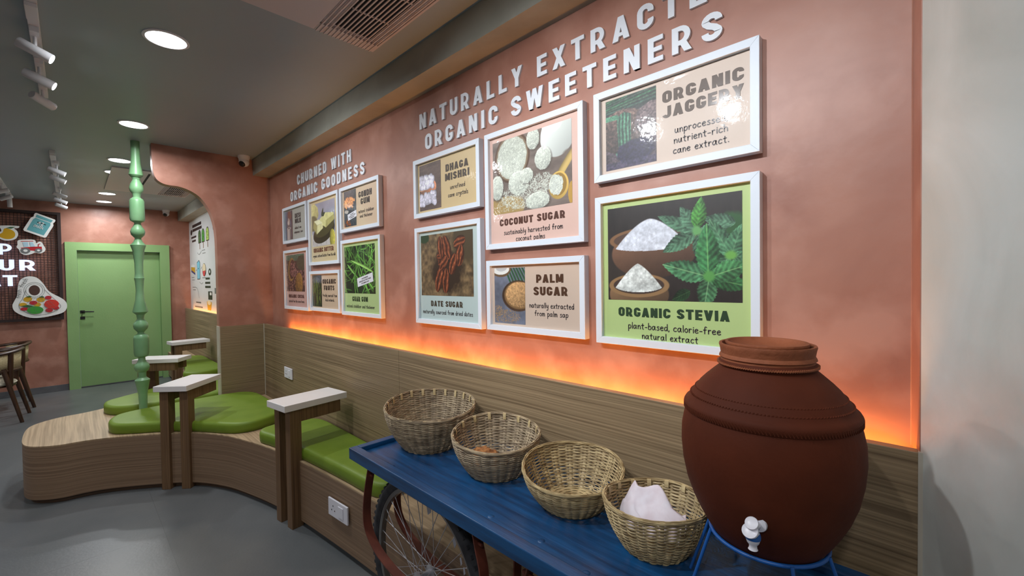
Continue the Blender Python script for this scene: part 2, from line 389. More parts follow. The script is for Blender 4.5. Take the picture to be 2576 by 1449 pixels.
o = obj('turned_pillar', lathe(bmesh.new(), [(0, 2.69)]+prof+[(0, .406)], 40, (0, 0)), m_pillar, None, 35, loc=(-4.752, .398, 0))
tag(o, 'slender green turned wooden pillar with balls and rings from bench to ceiling', 'pillar')

# ------------------------------------------------------------------ ceiling lights
def downlight(x, y, label, en=E_DOWN, vis=True):
    t = thing('ceiling_light', label, 'ceiling light', (x, y, ZC), 0, 'round recessed ceiling lights')
    obj('trim_ring', lathe(bmesh.new(), [(.092, 0), (.092, -.004), (.080, -.006), (.078, -.002), (.078, 0)], 40), m_wmet, t, 40)
    obj('diffuser', lathe(bmesh.new(), [(.0785, -.003), (0, -.0035)], 40), m_light, t)
    L = bpy.data.lights.new('lamp', 'AREA'); L.shape = 'DISK'; L.size = .15; L.energy = en; L.color = (.93, .97, 1); L.spread = math.radians(170)
    lo = bpy.data.objects.new('lamp', L); lo.location = (0, 0, -.008); link(lo, t)
    return t
for i, (x, lab) in enumerate(((-2.676, 'round ceiling light nearest the air conditioner, largest in view'), (-4.256, 'round ceiling light above the green pillar, second from the front'), (-5.569, 'round ceiling light just left of the pillar top, upper of the pair'), (-6.186, 'round ceiling light left of the pillar, lower of the upper pair'), (-7.681, 'round ceiling light in the far row, second from the door wall'), (-8.449, 'round ceiling light closest to the door wall'))):
    downlight(x, .352, lab)
for x, y, s in ((-1.1, .35, 'above the cart'), (.3, -.9, 'added behind the viewpoint for ambience'), (-1.1, -2.6, 'added at the room centre for ambience'), (-3.4, -2.6, 'added left of the room centre for ambience'), (-5.8, -2.6, 'added on the left side of the room for ambience'), (-8.0, -2.6, 'added at the far left of the room for ambience')):  # all but the one above the cart are unseen lamps added for ambience
    downlight(x, y, 'round ceiling light '+s+', outside the photo', E_DOWN*1.1)

# track lights
def track(x0, x1, y, label):
    t = thing('light_track', label, 'light track', ((x0+x1)/2, y, ZC)); h = abs(x1-x0)/2
    obj('rail', nbox(-h, h, -.018, .018, -.024, 0, bev=.001), m_wmet, t)
    obj('end_cap', nbox(h-.001, h+.012, -.019, .019, -.025, 0), m_wmet, t)
    obj('feed_box', nbox(h-.16, h-.02, -.019, .019, -.040, -.024, bev=.002), m_wmet, t)
    return t
SPOTS = []
def spot(x, y, dirv, label, lit=True, en=E_SPOT, joint=.05):
    t = thing('spotlight', label, 'spotlight', (x, y, ZC-.024), 0, 'white tube spotlights on the ceiling tracks')
    d = Vector(dirv).normalized(); q = d.to_track_quat('Z', 'Y').to_matrix().to_4x4(); q.translation = Vector((0, 0, -.088))
    obj('adapter', nbox(-.06, .06, -.016, .016, -.026, 0, bev=.002), m_wmet, t)
    obj('stem', tube(bmesh.new(), [(0, 0, -.026), (0, 0, -.075)], .007, 8), m_wmet, t)
    obj('lamp_body', lathe(bmesh.new(), [(0, -.062), (.020, -.062), (.023, -.057), (.023, .057), (.0215, .059), (.0210, .054)], 28, mtx=q), m_wmet, t, 40)
    obj('lens', lathe(bmesh.new(), [(.0210, .055), (0, .055)], 28, mtx=q), m_spotlens if lit else m_black, t)
    if lit:
        L = bpy.data.lights.new('beam', 'SPOT'); L.energy = en; L.spot_size = math.radians(78); L.spot_blend = .8; L.shadow_soft_size = .025; L.color = (.93, .96, 1)
        lo = bpy.data.objects.new('beam', L); lo.matrix_local = Matrix.Translation(Vector((0, 0, -.088))+d*.063) @ d.to_track_quat('-Z', 'Y').to_matrix().to_4x4(); link(lo, t)
    return t
D1 = (-.30, .92, -.55)
track(-3.95, -2.64, -.09, 'white ceiling track nearest the viewer holding three spotlights')
spot(-2.95, -.09, (.15, .85, -.42), 'lit tube spotlight, nearest on the front track')
spot(-3.34, -.09, (.15, .88, -.42), 'lit tube spotlight, second on the front track')
spot(-3.72, -.09, (-.75, .75, -.25), 'unlit tube spotlight, third and last on the front track', lit=False)
track(-8.7, -5.55, -.09, 'white ceiling track further back holding five spotlights')
spot(-5.92, -.07, (.1, .95, -.38), 'lit tube spotlight, first on the back track')
spot(-6.35, -.07, (.05, .9, -.38), 'lit tube spotlight, second on the back track')
spot(-7.45, -.07, (-.3, .9, -.30), 'unlit tube spotlight, third on the back track', lit=False)
spot(-7.95, -.07, (.1, .9, -.35), 'lit tube spotlight, fourth on the back track')
spot(-8.45, -.07, (-.35, .9, -.30), 'unlit tube spotlight, last on the back track nearest the door wall', lit=False)
track(-8.7, -7.1, -.53, 'white ceiling track at the left picture edge in front of the wire board')
spot(-7.55, -.53, (-.2, -.9, -.35), 'white tube spotlight pointing away, first on the left edge track', lit=False)
spot(-8.05, -.53, (-.5, -.8, -.35), 'white tube spotlight pointing away, second on the left edge track', lit=False)
spot(-8.5, -.53, (-.05, .02, -1), 'white tube spotlight pointing straight down beside the wire board', lit=False)
track(-1.9, -.5, -.16, 'white ceiling track above the viewer, outside the photo')
spot(-1.46, -.16, (.1, 1.0, -.62), 'lit tube spotlight above the viewer, left one, outside the photo', en=E_TASK)
spot(-.94, -.2, (.12, 1.0, -.62), 'lit tube spotlight above the viewer, right one, outside the photo', en=E_TASK)

spot(-.42, -.2, (.45, 1.0, -.40), 'lit tube spotlight added above the viewer to brighten the pale wall, outside the photo', en=34)  # extra unseen spot, added to brighten the pale wall
# air conditioners
def aircon(xm, label):
    t = thing('ceiling_air_conditioner', label, 'air conditioner', (xm, .73, ZC), 0, 'white ceiling cassettes')
    # panel from x -0.72..0.72, y -.42..+.385 with the grille opening at its back side
    obj('panel', nbox(-.72, .72, -.42, .09, -.012, 0, bev=.002), m_acw, t)
    bm = bmesh.new(); box(bm, -.72, -.655, .09, .385, -.012, 0); box(bm, .655, .72, .09, .385, -.012, 0); box(bm, -.655, .655, .375, .385, -.012, 0)
    obj('grille_frame', bm, m_acw, t)
    obj('grille_backing', nbox(-.655, .655, .09, .375, -.0035, 0), m_acw, t)
    obj('intake', nbox(-.63, -.05, .15, .325, -.0045, -.0035), m_dark, t)
    sl = None
    for i in range(15):
        y = .10+i*.0188
        if sl is None: sl = obj('slat', nbox(-.72, .655, -.0032, .0032, -.016, -.0118), m_acw, t, loc=(0, y, 0))
        else:
            c = sl.copy(); link(c, t); c.location = (0, y, 0)
    for x in (-.45, -.25): obj('cross_bar', nbox(x-.003, x+.003, .15, .325, -.0118, -.006), m_acw, t)
    obj('outlet_slot', nbox(-.12, .60, -.125, -.105, -.0128, -.012), m_dark, t)
    return t
m_acw = newmat('aircon_white', srgb(196, 186, 186), .45)
aircon(-1.355, 'white ceiling air conditioner with slatted grille at the top of the photo')
aircon(-6.60, 'white ceiling air conditioner seen behind the arched partition')

# cameras
def cctv(x, y, dirv, label):
    t = thing('security_camera', label, 'camera', (x, y, ZC), 0, 'white dome cameras')
    d = Vector(dirv).normalized(); q = d.to_track_quat('Z', 'Y').to_matrix().to_4x4(); q.translation = Vector((0, 0, -.058))
    obj('base', lathe(bmesh.new(), [(0, 0), (.050, 0), (.050, -.02), (.044, -.028), (.044, -.04), (0, -.04)], 32), m_wmet, t, 40)
    bm = bmesh.new(); bmesh.ops.create_uvsphere(bm, u_segments=28, v_segments=16, radius=.043, matrix=Matrix.Translation((0, 0, -.058)))
    obj('ball', bm, m_wmet, t, 60)
    obj('lens_window', lathe(bmesh.new(), [(.029, .031), (.027, .040), (.015, .046), (0, .047)], 28, mtx=q), m_black, t, 60)
cctv(-4.635, 1.16, (.5, -.7, -.75), 'white dome camera on the ceiling beside the pink partition and beam')
cctv(XL+.1, 1.09, (.8, -.5, -.8), 'small white dome camera on the ceiling above the green door')

# ------------------------------------------------------------------ blue cart
TX0, TX1, TY0, TY1, TZ = -1.745, -.065, .792, 1.268, .81
cx, cy = (TX0+TX1)/2, (TY0+TY1)/2
ct = thing('push_cart', 'blue painted wooden cart with bicycle wheels standing before the panelling', 'cart', (cx, cy, 0))
hx, hy = (TX1-TX0)/2, (TY1-TY0)/2
obj('tray_rim', nbox(-hx, hx, -hy, -hy+.036, TZ-.046, TZ, bev=.003), m_blue, ct)
obj('tray_rim', nbox(-hx, hx, hy-.036, hy, TZ-.046, TZ, bev=.003), m_blue, ct)
m_blue_y = noisy('blue_painted_wood_cross', srgb(3, 46, 84), srgb(8, 80, 132), scale=(14, 1.2, 14), nscale=3, detail=6, rough=.45, bump=.25, lo=.3, hi=.72, warp=.04, coat=.25, coat_r=.3)
obj('tray_rim', nbox(-hx, -hx+.036, -hy+.0365, hy-.0365, TZ-.046, TZ, bev=.003), m_blue_y, ct)
obj('tray_rim', nbox(hx-.036, hx, -hy+.0365, hy-.0365, TZ-.046, TZ, bev=.003), m_blue_y, ct)
ys = [-hy+.0365, -.10, .045, hy-.0365]
TF = .792
for a, b in zip(ys, ys[1:]): obj('tray_board', nbox(-hx+.0365, hx-.0365, a+.0003, b-.0003, TZ-.046, TF, bev=.0006), m_blue, ct)
for bx, by in ((-1.529, .84), (-1.486, .842), (-.951, .863), (-.762, .874), (-1.43, 1.22), (-.6, .85)):
    obj('bolt_head', lathe(bmesh.new(), [(.0, TF+.003), (.005, TF+.0028), (.009, TF+.0012), (.0105, TF)], 16, (bx-cx, by-cy)), m_blue, ct, 40)
WR, WC = .372, .92
def bow(mid):
    return [(mid-.305, .764), (mid-.322, .715), (mid-.352, .62), (mid-.366, .53), (mid-.352, .465), (mid-.29, .415), (mid-.20, .388), (mid-.10, .375), (mid, .372),
            (mid+.10, .375), (mid+.20, .388), (mid+.29, .415), (mid+.352, .465), (mid+.372, .53), (mid+.375, .62), (mid+.355, .69), (mid+.335, .764)]
def strap(mid, y, wd=.034, th=.005):
    P = catmull([(a, 0, b) for a, b in bow(mid)], 4, closed=False)
    bm = bmesh.new(); rings = []
    for i, p in enumerate(P):
        t = P[min(i+1, len(P)-1)]-P[max(i-1, 0)]; t /= np.linalg.norm(t); n = np.array([-t[2], 0, t[0]])
        R = []
        for a, b in ((-.5, -.5), (.5, -.5), (.5, .5), (-.5, .5)):
            q = p+n*th*b; R.append(bm.verts.new((q[0]-cx, y-cy+a*wd, q[2])))
        rings.append(R)
    for A, B in zip(rings, rings[1:]):
        for k in range(4): bm.faces.new((A[k], A[(k+1) % 4], B[(k+1) % 4], B[k]))
    bm.faces.new(rings[0][::-1]); bm.faces.new(rings[-1]); bmesh.ops.recalc_face_normals(bm, faces=bm.faces[:])
    return bm
for mid, hubx in ((-1.345, -1.396), (-.46, -.50)):
    for y in (WC-.072, WC+.072):
        s_ = obj('spring_strap', strap(mid, y), m_rust, ct, 40)
        sg = -1 if y < WC else 1
        for bx, bz in ((mid-.330, .70), (mid+.35, .70)):
            obj('strap_bolt', tube(bmesh.new(), [(bx-cx-.018, y-cy, bz), (bx-cx+.02, y-cy, bz)], .0055, 8), m_rust, s_)
            obj('strap_nut', lathe(bmesh.new(), [(0, -.004), (.010, -.004), (.010, .004), (0, .004)], 6, mtx=Matrix.Translation((bx-cx-.009, y-cy, bz)) @ Matrix.Rotation(PI/2, 4, 'Y')), m_rust, s_)
    obj('spring_bracket', nbox(mid-.31-cx, mid-.24-cx, WC-.09-cy, WC+.09-cy, .757, .7635), m_rust, ct)
    obj('spring_bracket', nbox(mid+.26-cx, mid+.34-cx, WC-.09-cy, WC+.09-cy, .757, .7635), m_rust, ct)
    # wheel
    hz = WR; MX = Matrix.Translation((hubx-cx, WC-cy, hz)) @ Matrix.Rotation(PI/2, 4, 'X')
    tp = [(.328, -.016), (.338, -.022), (.352, -.024), (.364, -.019), (.370, -.008), (.371, 0), (.370, .008), (.364, .019), (.352, .024), (.338, .022), (.328, .016), (.328, -.016)]
    tyre = obj('tyre', lathe(bmesh.new(), tp, 96, mtx=MX), m_rubber, ct, 50)
    bm = bmesh.new()
    for k in range(72):
        a = 2*PI*k/72
        for j, zz in enumerate((-.015, 0, .015)):
            r_ = .3705 if j == 1 else .3665
            mm = MX @ Matrix.Rotation(a+(j % 2)*PI/72, 4, 'Z') @ Matrix.Translation((r_, 0, zz))
            box(bm, -.003, .0032 if j == 1 else .0045, -.006, .006, -.005, .005, mtx=mm)
    k_ = obj('tread_knobs', bm, m_rubber, tyre); k_['kind'] = 'stuff'
    rp = [(.312, -.011), (.318, -.014), (.330, -.014), (.331, -.010), (.322, -.008), (.322, .008), (.331, .010), (.330, .014), (.318, .014), (.312, .011), (.312, -.011)]
    rim = obj('wheel_rim', lathe(bmesh.new(), rp, 96, mtx=MX), m_alloy, ct, 40)
    hub = obj('hub', lathe(bmesh.new(), [(0, -.052), (.005, -.052), (.005, -.036), (.012, -.035), (.012, -.031), (.028, -.029), (.028, -.026), (.013, -.022), (.011, 0), (.013, .022), (.028, .026), (.028, .029), (.012, .031), (.012, .035), (.005, .036), (.005, .052), (0, .052)], 24, mtx=MX), m_chrome, ct, 40)
    obj('axle', tube(bmesh.new(), [(hubx-cx, WC-.095-cy, hz), (hubx-cx, WC+.095-cy, hz)], .0045, 8), m_chrome, ct)
    for k in range(36):
        side = 1 if k % 2 else -1; a = 2*PI*k/36; crossd = (1 if (k//2) % 2 else -1)*math.radians(62)
        p0 = MX @ Vector((.313*math.cos(a), .313*math.sin(a), side*.003)); p1 = MX @ Vector((.026*math.cos(a+crossd), .026*math.sin(a+crossd), side*.0275))
        pn = p0+(p1-p0)*.045
        bm = tube(bmesh.new(), [p0, p1], .0015, 5); tube(bm, [p0, pn], .0026, 6)
        obj('spoke', bm, m_chrome, ct, 60)
# torn wrap remnants left on the wheel
def scrap(P, name, par, mat):
    bm = bmesh.new(); vs = [bm.verts.new((p[0]-cx, p[1]-cy, p[2])) for p in P]; bm.faces.new(vs); bmesh.ops.triangulate(bm, faces=bm.faces[:])
    o = obj(name, bm, mat, par); md = o.modifiers.new('s', 'SOLIDIFY'); md.thickness = .0006; return o
scrap([(-1.36, .90, .763), (-1.30, .895, .763), (-1.295, .893, .72), (-1.305, .892, .66), (-1.325, .892, .645), (-1.335, .893, .68), (-1.36, .896, .70)], 'plastic_remnant', ct, m_wrap)
bm = bmesh.new()
for k in range(9):
    a0 = math.radians(48-k*8); 
    for j in range(1):
        aa = a0-math.radians(2.5*(k % 2)); rr0, rr1 = (.318, .327) if k % 3 else (.320, .338)
        P = [Vector((-1.396+rr0*math.cos(aa), WC-.0262, WR+rr0*math.sin(aa))), Vector((-1.396+rr1*math.cos(aa), WC-.0262, WR+rr1*math.sin(aa))),
             Vector((-1.396+(rr1-.006)*math.cos(aa-.06), WC-.0268, WR+(rr1-.006)*math.sin(aa-.06))), Vector((-1.396+(rr0-.01)*math.cos(aa-.075), WC-.0262, WR+(rr0-.01)*math.sin(aa-.075)))]
        bm.faces.new([bm.verts.new((p.x-cx, p.y-cy, p.z)) for p in P])
o = obj('plastic_remnant', bm, m_wrap, ct); md = o.modifiers.new('s', 'SOLIDIFY'); md.thickness = .0008

# ------------------------------------------------------------------ baskets
def basket(bx, by, R, H, slope, label, mat, seed, nst=18, rows=24, rb=.60, wob=.002, tabs=True):
    rs = np.random.RandomState(seed)
    t = thing('wicker_basket', label, 'basket', (bx, by, TF), 0, 'round woven baskets in a row on the cart')
    dx, dy = bx/math.hypot(bx, by), by/math.hypot(bx, by)
    def hgt(f, th, r): return f*(H+slope*(R*(math.cos(th)*dx+math.sin(th)*dy)))
    def rad(f): return R*(rb+(1-rb)*(1-max(0, 1-f)**1.8)) if f > 0 else R*rb
    w1 = rs.uniform(0, 6.28); w2 = rs.uniform(0, 6.28)
    def pos(f, th, dr=0):
        r = rad(f)+dr; r *= 1+.012*math.sin(2*th+w1)+.008*math.sin(3*th+w2)
        return (r*math.cos(th), r*math.sin(th), hgt(f, th, r)+wob*math.sin(3*th+w2)*f)
    nseg = nst*6; bm = bmesh.new()
    for i in range(rows):
        f0 = .02+.93*i/(rows-1); ph = rs.uniform(0, 6.28); amp = rs.uniform(.3, 1)*.006
        for st in range(2):
            f1 = f0+(.93/rows)*(.26 if st else -.20)
            P = []
            for k in range(nseg):
                th = 2*PI*k/nseg; wv = math.cos(nst*th/1.0+PI*i)
                P.append(pos(max(.004, f1+amp*math.sin(2*th+ph+st)), th, .0030*wv*(1 if i % 2 else 1)))
            tube(bm, P, .0012 if st else .0013, 4, closed=True, flat=1.4)
    wv = obj('wicker_weave', bm, mat, t, 60); wv['kind'] = 'stuff'
    for k in range(nst):
        th = 2*PI*(k+.5)/nst
        bm = bmesh.new(); rings = []
        for f in np.linspace(0, 1, 12):
            for_ = []
            for a, b in ((-1, -1), (1, -1), (1, 1), (-1, 1)):
                q = pos(f, th+a*.0045/rad(f), b*.0008); for_.append(bm.verts.new(q))
            rings.append(for_)
        for A, B in zip(rings, rings[1:]):
            for j in range(4): bm.faces.new((A[j], A[(j+1) % 4], B[(j+1) % 4], B[j]))
        bm.faces.new(rings[0]); bm.faces.new(rings[-1]); bmesh.ops.recalc_face_normals(bm, faces=bm.faces[:])
        st = obj('stake', bm, mat, t)
        if tabs:
            bm = bmesh.new(); rings = []
            for f, dr in ((1.005, .004), (1.02, 0), (1.005, -.0055), (.93, -.0072), (.86, -.0062)):
                rings.append([bm.verts.new(pos(f if f < 1.01 else 1.012, th+a*.0062/R, dr)) for a in (-1, 1)])
            for A, B in zip(rings, rings[1:]): bm.faces.new((A[0], A[1], B[1], B[0]))
            tb = obj('stake_fold', bm, m_split, st); md = tb.modifiers.new('s', 'SOLIDIFY'); md.thickness = .0012
    bm = bmesh.new()
    for j, (f, dr, r_) in enumerate(((.985, .0032, .0024), (.985, -.0028, .0022), (1.008, .0003, .0022), (.962, .0036, .0018))):
        tube(bm, [pos(f, 2*PI*k/96+0, dr+.0007*math.sin(24*2*PI*k/96+j*2)) for k in range(96)], r_, 6, closed=True)
    obj('rim', bm, mat, t, 60)
    bm = bmesh.new()
    for i in range(11):
        r_ = R*rb*(i+.8)/11.3
        tube(bm, [(r_*math.cos(2*PI*k/60), r_*math.sin(2*PI*k/60), .0035+.0012*math.cos(nst*PI*k/60+PI*i)) for k in range(60)], .0042, 4, closed=True, flat=.4)
    lathe(bm, [(0, .0015), (R*rb, .0015)], 48)
    obj('basket_base', bm, mat, t, 60)
    return t
basket(-1.569, 1.078, .1935, .174, .081, 'largest round wicker basket, at the far end of the blue cart', m_cane2, 1, nst=22, rows=38)
basket(-1.166, 1.089, .1625, .146, .103, 'wicker basket with a brown fibre lump inside, second from the cart end', m_cane2, 2, nst=16, rows=31)
basket(-.822, 1.096, .158, .117, .111, 'empty tilted wicker basket, third along the blue cart', m_cane, 3, nst=18, rows=28, tabs=False)
basket(-.529, 1.062, .1285, .127, -.044, 'wicker basket holding a white cloth, beside the clay pot', m_cane, 4, nst=16, rows=29)
# coir lump in the second basket
bm = bmesh.new(); bmesh.ops.create_icosphere(bm, subdivisions=4, radius=1)
for v in bm.verts:
    n = v.co.normalized(); k = 1+.10*math.sin(7*n.x+3*n.y)*math.cos(6*n.y)+.05*math.sin(19*n.x)*math.sin(17*n.y+2)
    v.co = Vector((n.x*.068*k, n.y*.052*k, max(n.z, -.4)*.055*k))
o = obj('fibre_lump', bm, m_coir, None, 60, loc=(-1.195, 1.060, TF+.030)); tag(o, 'brown lump of plant fibre lying inside the second basket', 'fibre lump')
# non-woven cloth
bm = bmesh.new(); n = 44; V = []
CTRL = [[(-.622, 1.045, .832), (-.58, 1.02, .836), (-.53, 1.01, .842), (-.48, 1.012, .846), (-.448, 1.025, .848)],
        [(-.632, 1.062, .858), (-.595, 1.045, .872), (-.548, 1.038, .866), (-.492, 1.030, .880), (-.440, 1.035, .868)],
        [(-.636, 1.085, .872), (-.600, 1.072, .896), (-.558, 1.066, .892), (-.500, 1.052, .908), (-.440, 1.052, .884)],
        [(-.632, 1.103, .884), (-.602, 1.098, .922), (-.552, 1.094, .934), (-.508, 1.084, .926), (-.452, 1.072, .893)],
        [(-.618, 1.118, .860), (-.590, 1.120, .885), (-.550, 1.116, .895), (-.510, 1.108, .885), (-.462, 1.092, .862)]]
rows_ = [catmull(r_, 11, closed=False) for r_ in CTRL]
cols_ = [catmull([rows_[k][i] for k in range(5)], 11, closed=False) for i in range(45)]
for i in range(n+1):
    for j in range(n+1):
        u, v = i/n, j/n; x, y, z = cols_[i][j]
        f = .0075*(1-2*abs(math.sin(7.5*u+2.2*v)))*(.4+.6*v)+.006*(abs(math.sin(11*u-6*v+1))-.5)+.003*math.sin(17*v+12*u)
        V.append(bm.verts.new((x+.529, y-1.062+f*.7, z-TF+f)))
for i in range(n):
    for j in range(n):
        bm.faces.new((V[i*(n+1)+j], V[(i+1)*(n+1)+j], V[(i+1)*(n+1)+j+1], V[i*(n+1)+j+1]))
o = obj('folded_cloth', bm, m_cloth, None, 180, loc=(-.529, 1.062, TF))
md = o.modifiers.new('s', 'SOLIDIFY'); md.thickness = .0008
tag(o, 'crumpled white non-woven cloth lying in the basket beside the clay pot', 'cloth')

# ------------------------------------------------------------------ clay pot, lid, stand
PX, PY = -.2646, 1.05
pt = thing('clay_water_pot', 'big brown terracotta water pot with a white tap on a blue stand', 'pot', (PX, PY, .905))
prof = [(0, .905), (.04, .906), (.07, .912), (.09, .923), (.105, .938), (.118, .957), (.134, .985), (.148, 1.015), (.160, 1.05), (.168, 1.09), (.1715, 1.13), (.1705, 1.165), (.166, 1.19), (.1625, 1.203), (.1645, 1.207), (.166, 1.213), (.1655, 1.220), (.162, 1.226), (.1575, 1.2285), (.1535, 1.2355), (.1528, 1.2372), (.1495, 1.2402), (.1488, 1.242), (.1435, 1.2490), (.1427, 1.2508), (.1395, 1.254), (.1330, 1.2625), (.1322, 1.264), (.120, 1.277), (.105, 1.291), (.095, 1.300), (.0905, 1.304), (.0925, 1.308), (.094, 1.312), (.092, 1.316), (.089, 1.318)]
obj('pot_body', lathe(bmesh.new(), [(r, z-.905) for r, z in prof], 128), m_clay_shade, pt, 35)
cl = [(.089, 1.3175), (.0885, 1.322), (.092, 1.3245), (.091, 1.328), (.0885, 1.332), (.0895, 1.338), (.0905, 1.344), (.0922, 1.350), (.0912, 1.3535), (.086, 1.353), (.083, 1.348), (.082, 1.335), (.081, 1.31)]
bm = lathe(bmesh.new(), [(r, z-.905) for r, z in cl], 128)
obj('pot_collar', bm, m_clay2, pt, 40)
bm = bmesh.new()
for k in range(130):
    a = 2*PI*k/130
    box(bm, -.0022, .0016, -.0030, .0030, -.0014, .0014, mtx=Matrix.Rotation(a, 4, 'Z') @ Matrix.Translation((.0945, 0, 1.3115-.905)) @ Matrix.Rotation(.5, 4, 'X'))
o = obj('cord_pattern', bm, m_clay2, pt); o['kind'] = 'stuff'
bm = bmesh.new()
for k in range(170):
    a = 2*PI*k/170
    box(bm, -.001, .0012, -.0009, .0009, -.006, .006, mtx=Matrix.Rotation(a, 4, 'Z') @ Matrix.Translation((.1652, 0, 1.2115-.905)) @ Matrix.Rotation(.45, 4, 'X'))
for k in range(150):
    a = 2*PI*k/150
    for r_, z_ in ((.1515, 1.2385), (.1412, 1.2515)):
        box(bm, -.002, .0012, -.0022, .0022, -.0012, .0012, mtx=Matrix.Rotation(a, 4, 'Z') @ Matrix.Translation((r_, 0, z_-.905)) @ Matrix.Rotation(.6, 4, 'X'))
o = obj('notch_pattern', bm, m_clay_shade, pt); o['kind'] = 'stuff'
obj('lid', lathe(bmesh.new(), [(0, .004), (.05, .003), (.070, .012), (.0755, .024), (.0785, .029), (.0795, .033), (.0785, .036), (.074, .0355), (.070, .030), (.05, .022), (.0, .019)], 96), m_clay2, pt, 40, loc=(0, 0, .417))
# tap
ta = Vector((.020, -.146, 1.0-.905))
dirt = Vector((-.12, -.99, 0)).normalized(); Q = dirt.to_track_quat('Z', 'Y').to_matrix().to_4x4()
def TM(off): m_ = Q.copy(); m_.translation = Vector(off); return m_
tap = obj('tap', lathe(bmesh.new(), [(0, -.004), (.020, -.004), (.021, 0), (.020, .004), (.010, .005), (.010, .022), (0, .022)], 28, mtx=TM((0, 0, .016))), m_plastic, pt, 40)
tap.location = ta+Vector((.003, -.004, .020)); tap.scale = (.80, .80, .74)
b0 = dirt*.026
obj('tap_body', lathe(bmesh.new(), [(0, .014), (.010, .012), (.014, .002), (.016, -.010), (.013, -.022), (.0085, -.028), (.0085, -.036), (.0105, -.040), (.0085, -.040), (.007, -.036), (0, -.036)], 28, mtx=Matrix.Translation(b0)), m_plastic, tap, 50)
m_ = Vector((-.2, -.75, .62)).normalized().to_track_quat('Z', 'Y').to_matrix().to_4x4(); m_.translation = b0+Vector((-.003, -.010, .010))
bm = lathe(bmesh.new(), [(0, .002), (.016, .002), (.018, .0035), (.0185, .002), (.0175, -.004), (.006, -.006), (0, -.006)], 32, mtx=m_)
m2 = m_.copy(); m2.translation = b0+Vector((-.001, -.004, .027)); lathe(bm, [(0, .002), (.013, .002), (.015, .0035), (.0155, .002), (.0145, -.003), (0, -.004)], 28, mtx=m2)
obj('tap_handle', bm, m_plastic, tap, 40)
obj('tap_washer', lathe(bmesh.new(), [(.0165, -.012), (.0168, -.006), (.0150, .002), (.0142, .003)], 28, mtx=Matrix.Translation(b0)), m_bluem, tap, 40)
# stand
st = thing('pot_stand', 'blue painted steel ring stand with slanted legs under the clay pot', 'stand', (PX, PY, TF))
RZ = .938-TF
obj('ring', tube(bmesh.new(), [(.111*math.cos(2*PI*k/64), .111*math.sin(2*PI*k/64), RZ) for k in range(64)], .0042, 8, closed=True), m_bluem, st, 60)
for (a, b) in ((-.115, -.012), (-.087, -.061), (.060, -.083), (.1085, -.010), (.02, .11), (-.07, .085)):
    l = math.hypot(a, b); a, b = a/l, b/l
    k = 1.42
    obj('leg', tube(bmesh.new(), [(a*.114, b*.114, RZ+.002), (a*.117*k*.97, b*.117*k*.97, .0035)], .0036, 8), m_bluem, st, 60)

# ------------------------------------------------------------------ power outlets
def outlet(loc, rz, wd, ht, label):
    t = thing('power_outlet', label, 'outlet', loc, rz)
    obj('cover_plate', nbox(-wd/2, wd/2, -.010, 0, -ht/2, ht/2, bev=.003), m_plastic, t)
    obj('rocker_switch', nbox(.006*wd/.1, .030*wd/.1, -.0135, -.010, -.030*ht/.1, .030*ht/.1, bev=.001), m_plastic, t)
    bm = bmesh.new()
    for a, b in ((-.022, .014), (-.030, -.010), (-.014, -.010)): lathe(bm, [(0, 0), (.0035, 0), (.0035, .001), (0, .001)], 10, mtx=Matrix.Translation((a*wd/.1, -.0112, b)) @ Matrix.Rotation(PI/2, 4, 'X'))
    obj('socket_holes', bm, m_dark, t)
outlet((-2.335, .998, .249), math.radians(5.2), .20, .098, 'white switch and socket plate low on the bench front')
outlet((-4.04, YP-.001, .7105), 0, .185, .094, 'white socket plate on the panelling above the large cushion')

# ------------------------------------------------------------------ chairs (left edge)
def chair(loc, rz, label):
    t = thing('rattan_armchair', label, 'chair', loc, rz, 'teak and cane armchairs at the left wall')
    # back towards +y
    def P(a, r, z): return (r*math.cos(a), r*math.sin(a)*1.0, z)
    pts = [P(math.radians(a), .29, .80-.05*abs(a-90)/90) for a in range(-15, 196, 12)]
    obj('top_rail', tube(bmesh.new(), pts, .024, 8, flat=.75), m_dkwood, t, 50)
    pts = [P(math.radians(a), .27, .575) for a in range(15, 166, 10)]
    obj('lower_rail', tube(bmesh.new(), pts, .016, 8), m_dkwood, t, 50)
    bm = bmesh.new(); R = []
    for a in range(22, 160, 8):
        R.append([bm.verts.new(P(math.radians(a), .272, .585)), bm.verts.new(P(math.radians(a), .284, .775))])
    for A, B in zip(R, R[1:]): bm.faces.new((A[0], B[0], B[1], A[1]))
    o = obj('cane_back', bm, m_canew, t, 60); md = o.modifiers.new('s', 'SOLIDIFY'); md.thickness = .006
    obj('seat', lathe(bmesh.new(), [(0, .455), (.20, .455), (.235, .445), (.245, .43), (.235, .415), (0, .41)], 40), m_seat, t, 40)
    obj('seat_ring', lathe(bmesh.new(), [(.18, .412), (.235, .412), (.238, .395), (.18, .39), (.18, .412)], 40), m_dkwood, t, 40)
    for sx in (-1, 1):
        obj('leg', tube(bmesh.new(), [(sx*.20, .17, .60), (sx*.235, .30, .0)], [.024, .016], 8), m_dkwood, t, 50)
        obj('leg', tube(bmesh.new(), [(sx*.26, -.02, .765), (sx*.20, .04, .42), (sx*.24, .26*-1, .0)], [.02, .024, .016], 8), m_dkwood, t, 50)
        obj('back_post', tube(bmesh.new(), [P(math.radians(90-sx*38), .268, .40), P(math.radians(90-sx*38), .285, .78)], .024, 8), m_dkwood, t, 50)
    return t
chair((-7.46, -.70, 0), math.radians(-4), 'dark wood and cane armchair nearest the viewer at the left edge')
chair((-8.18, -.68, 0), math.radians(6), 'dark wood and cane armchair behind the other at the left edge')

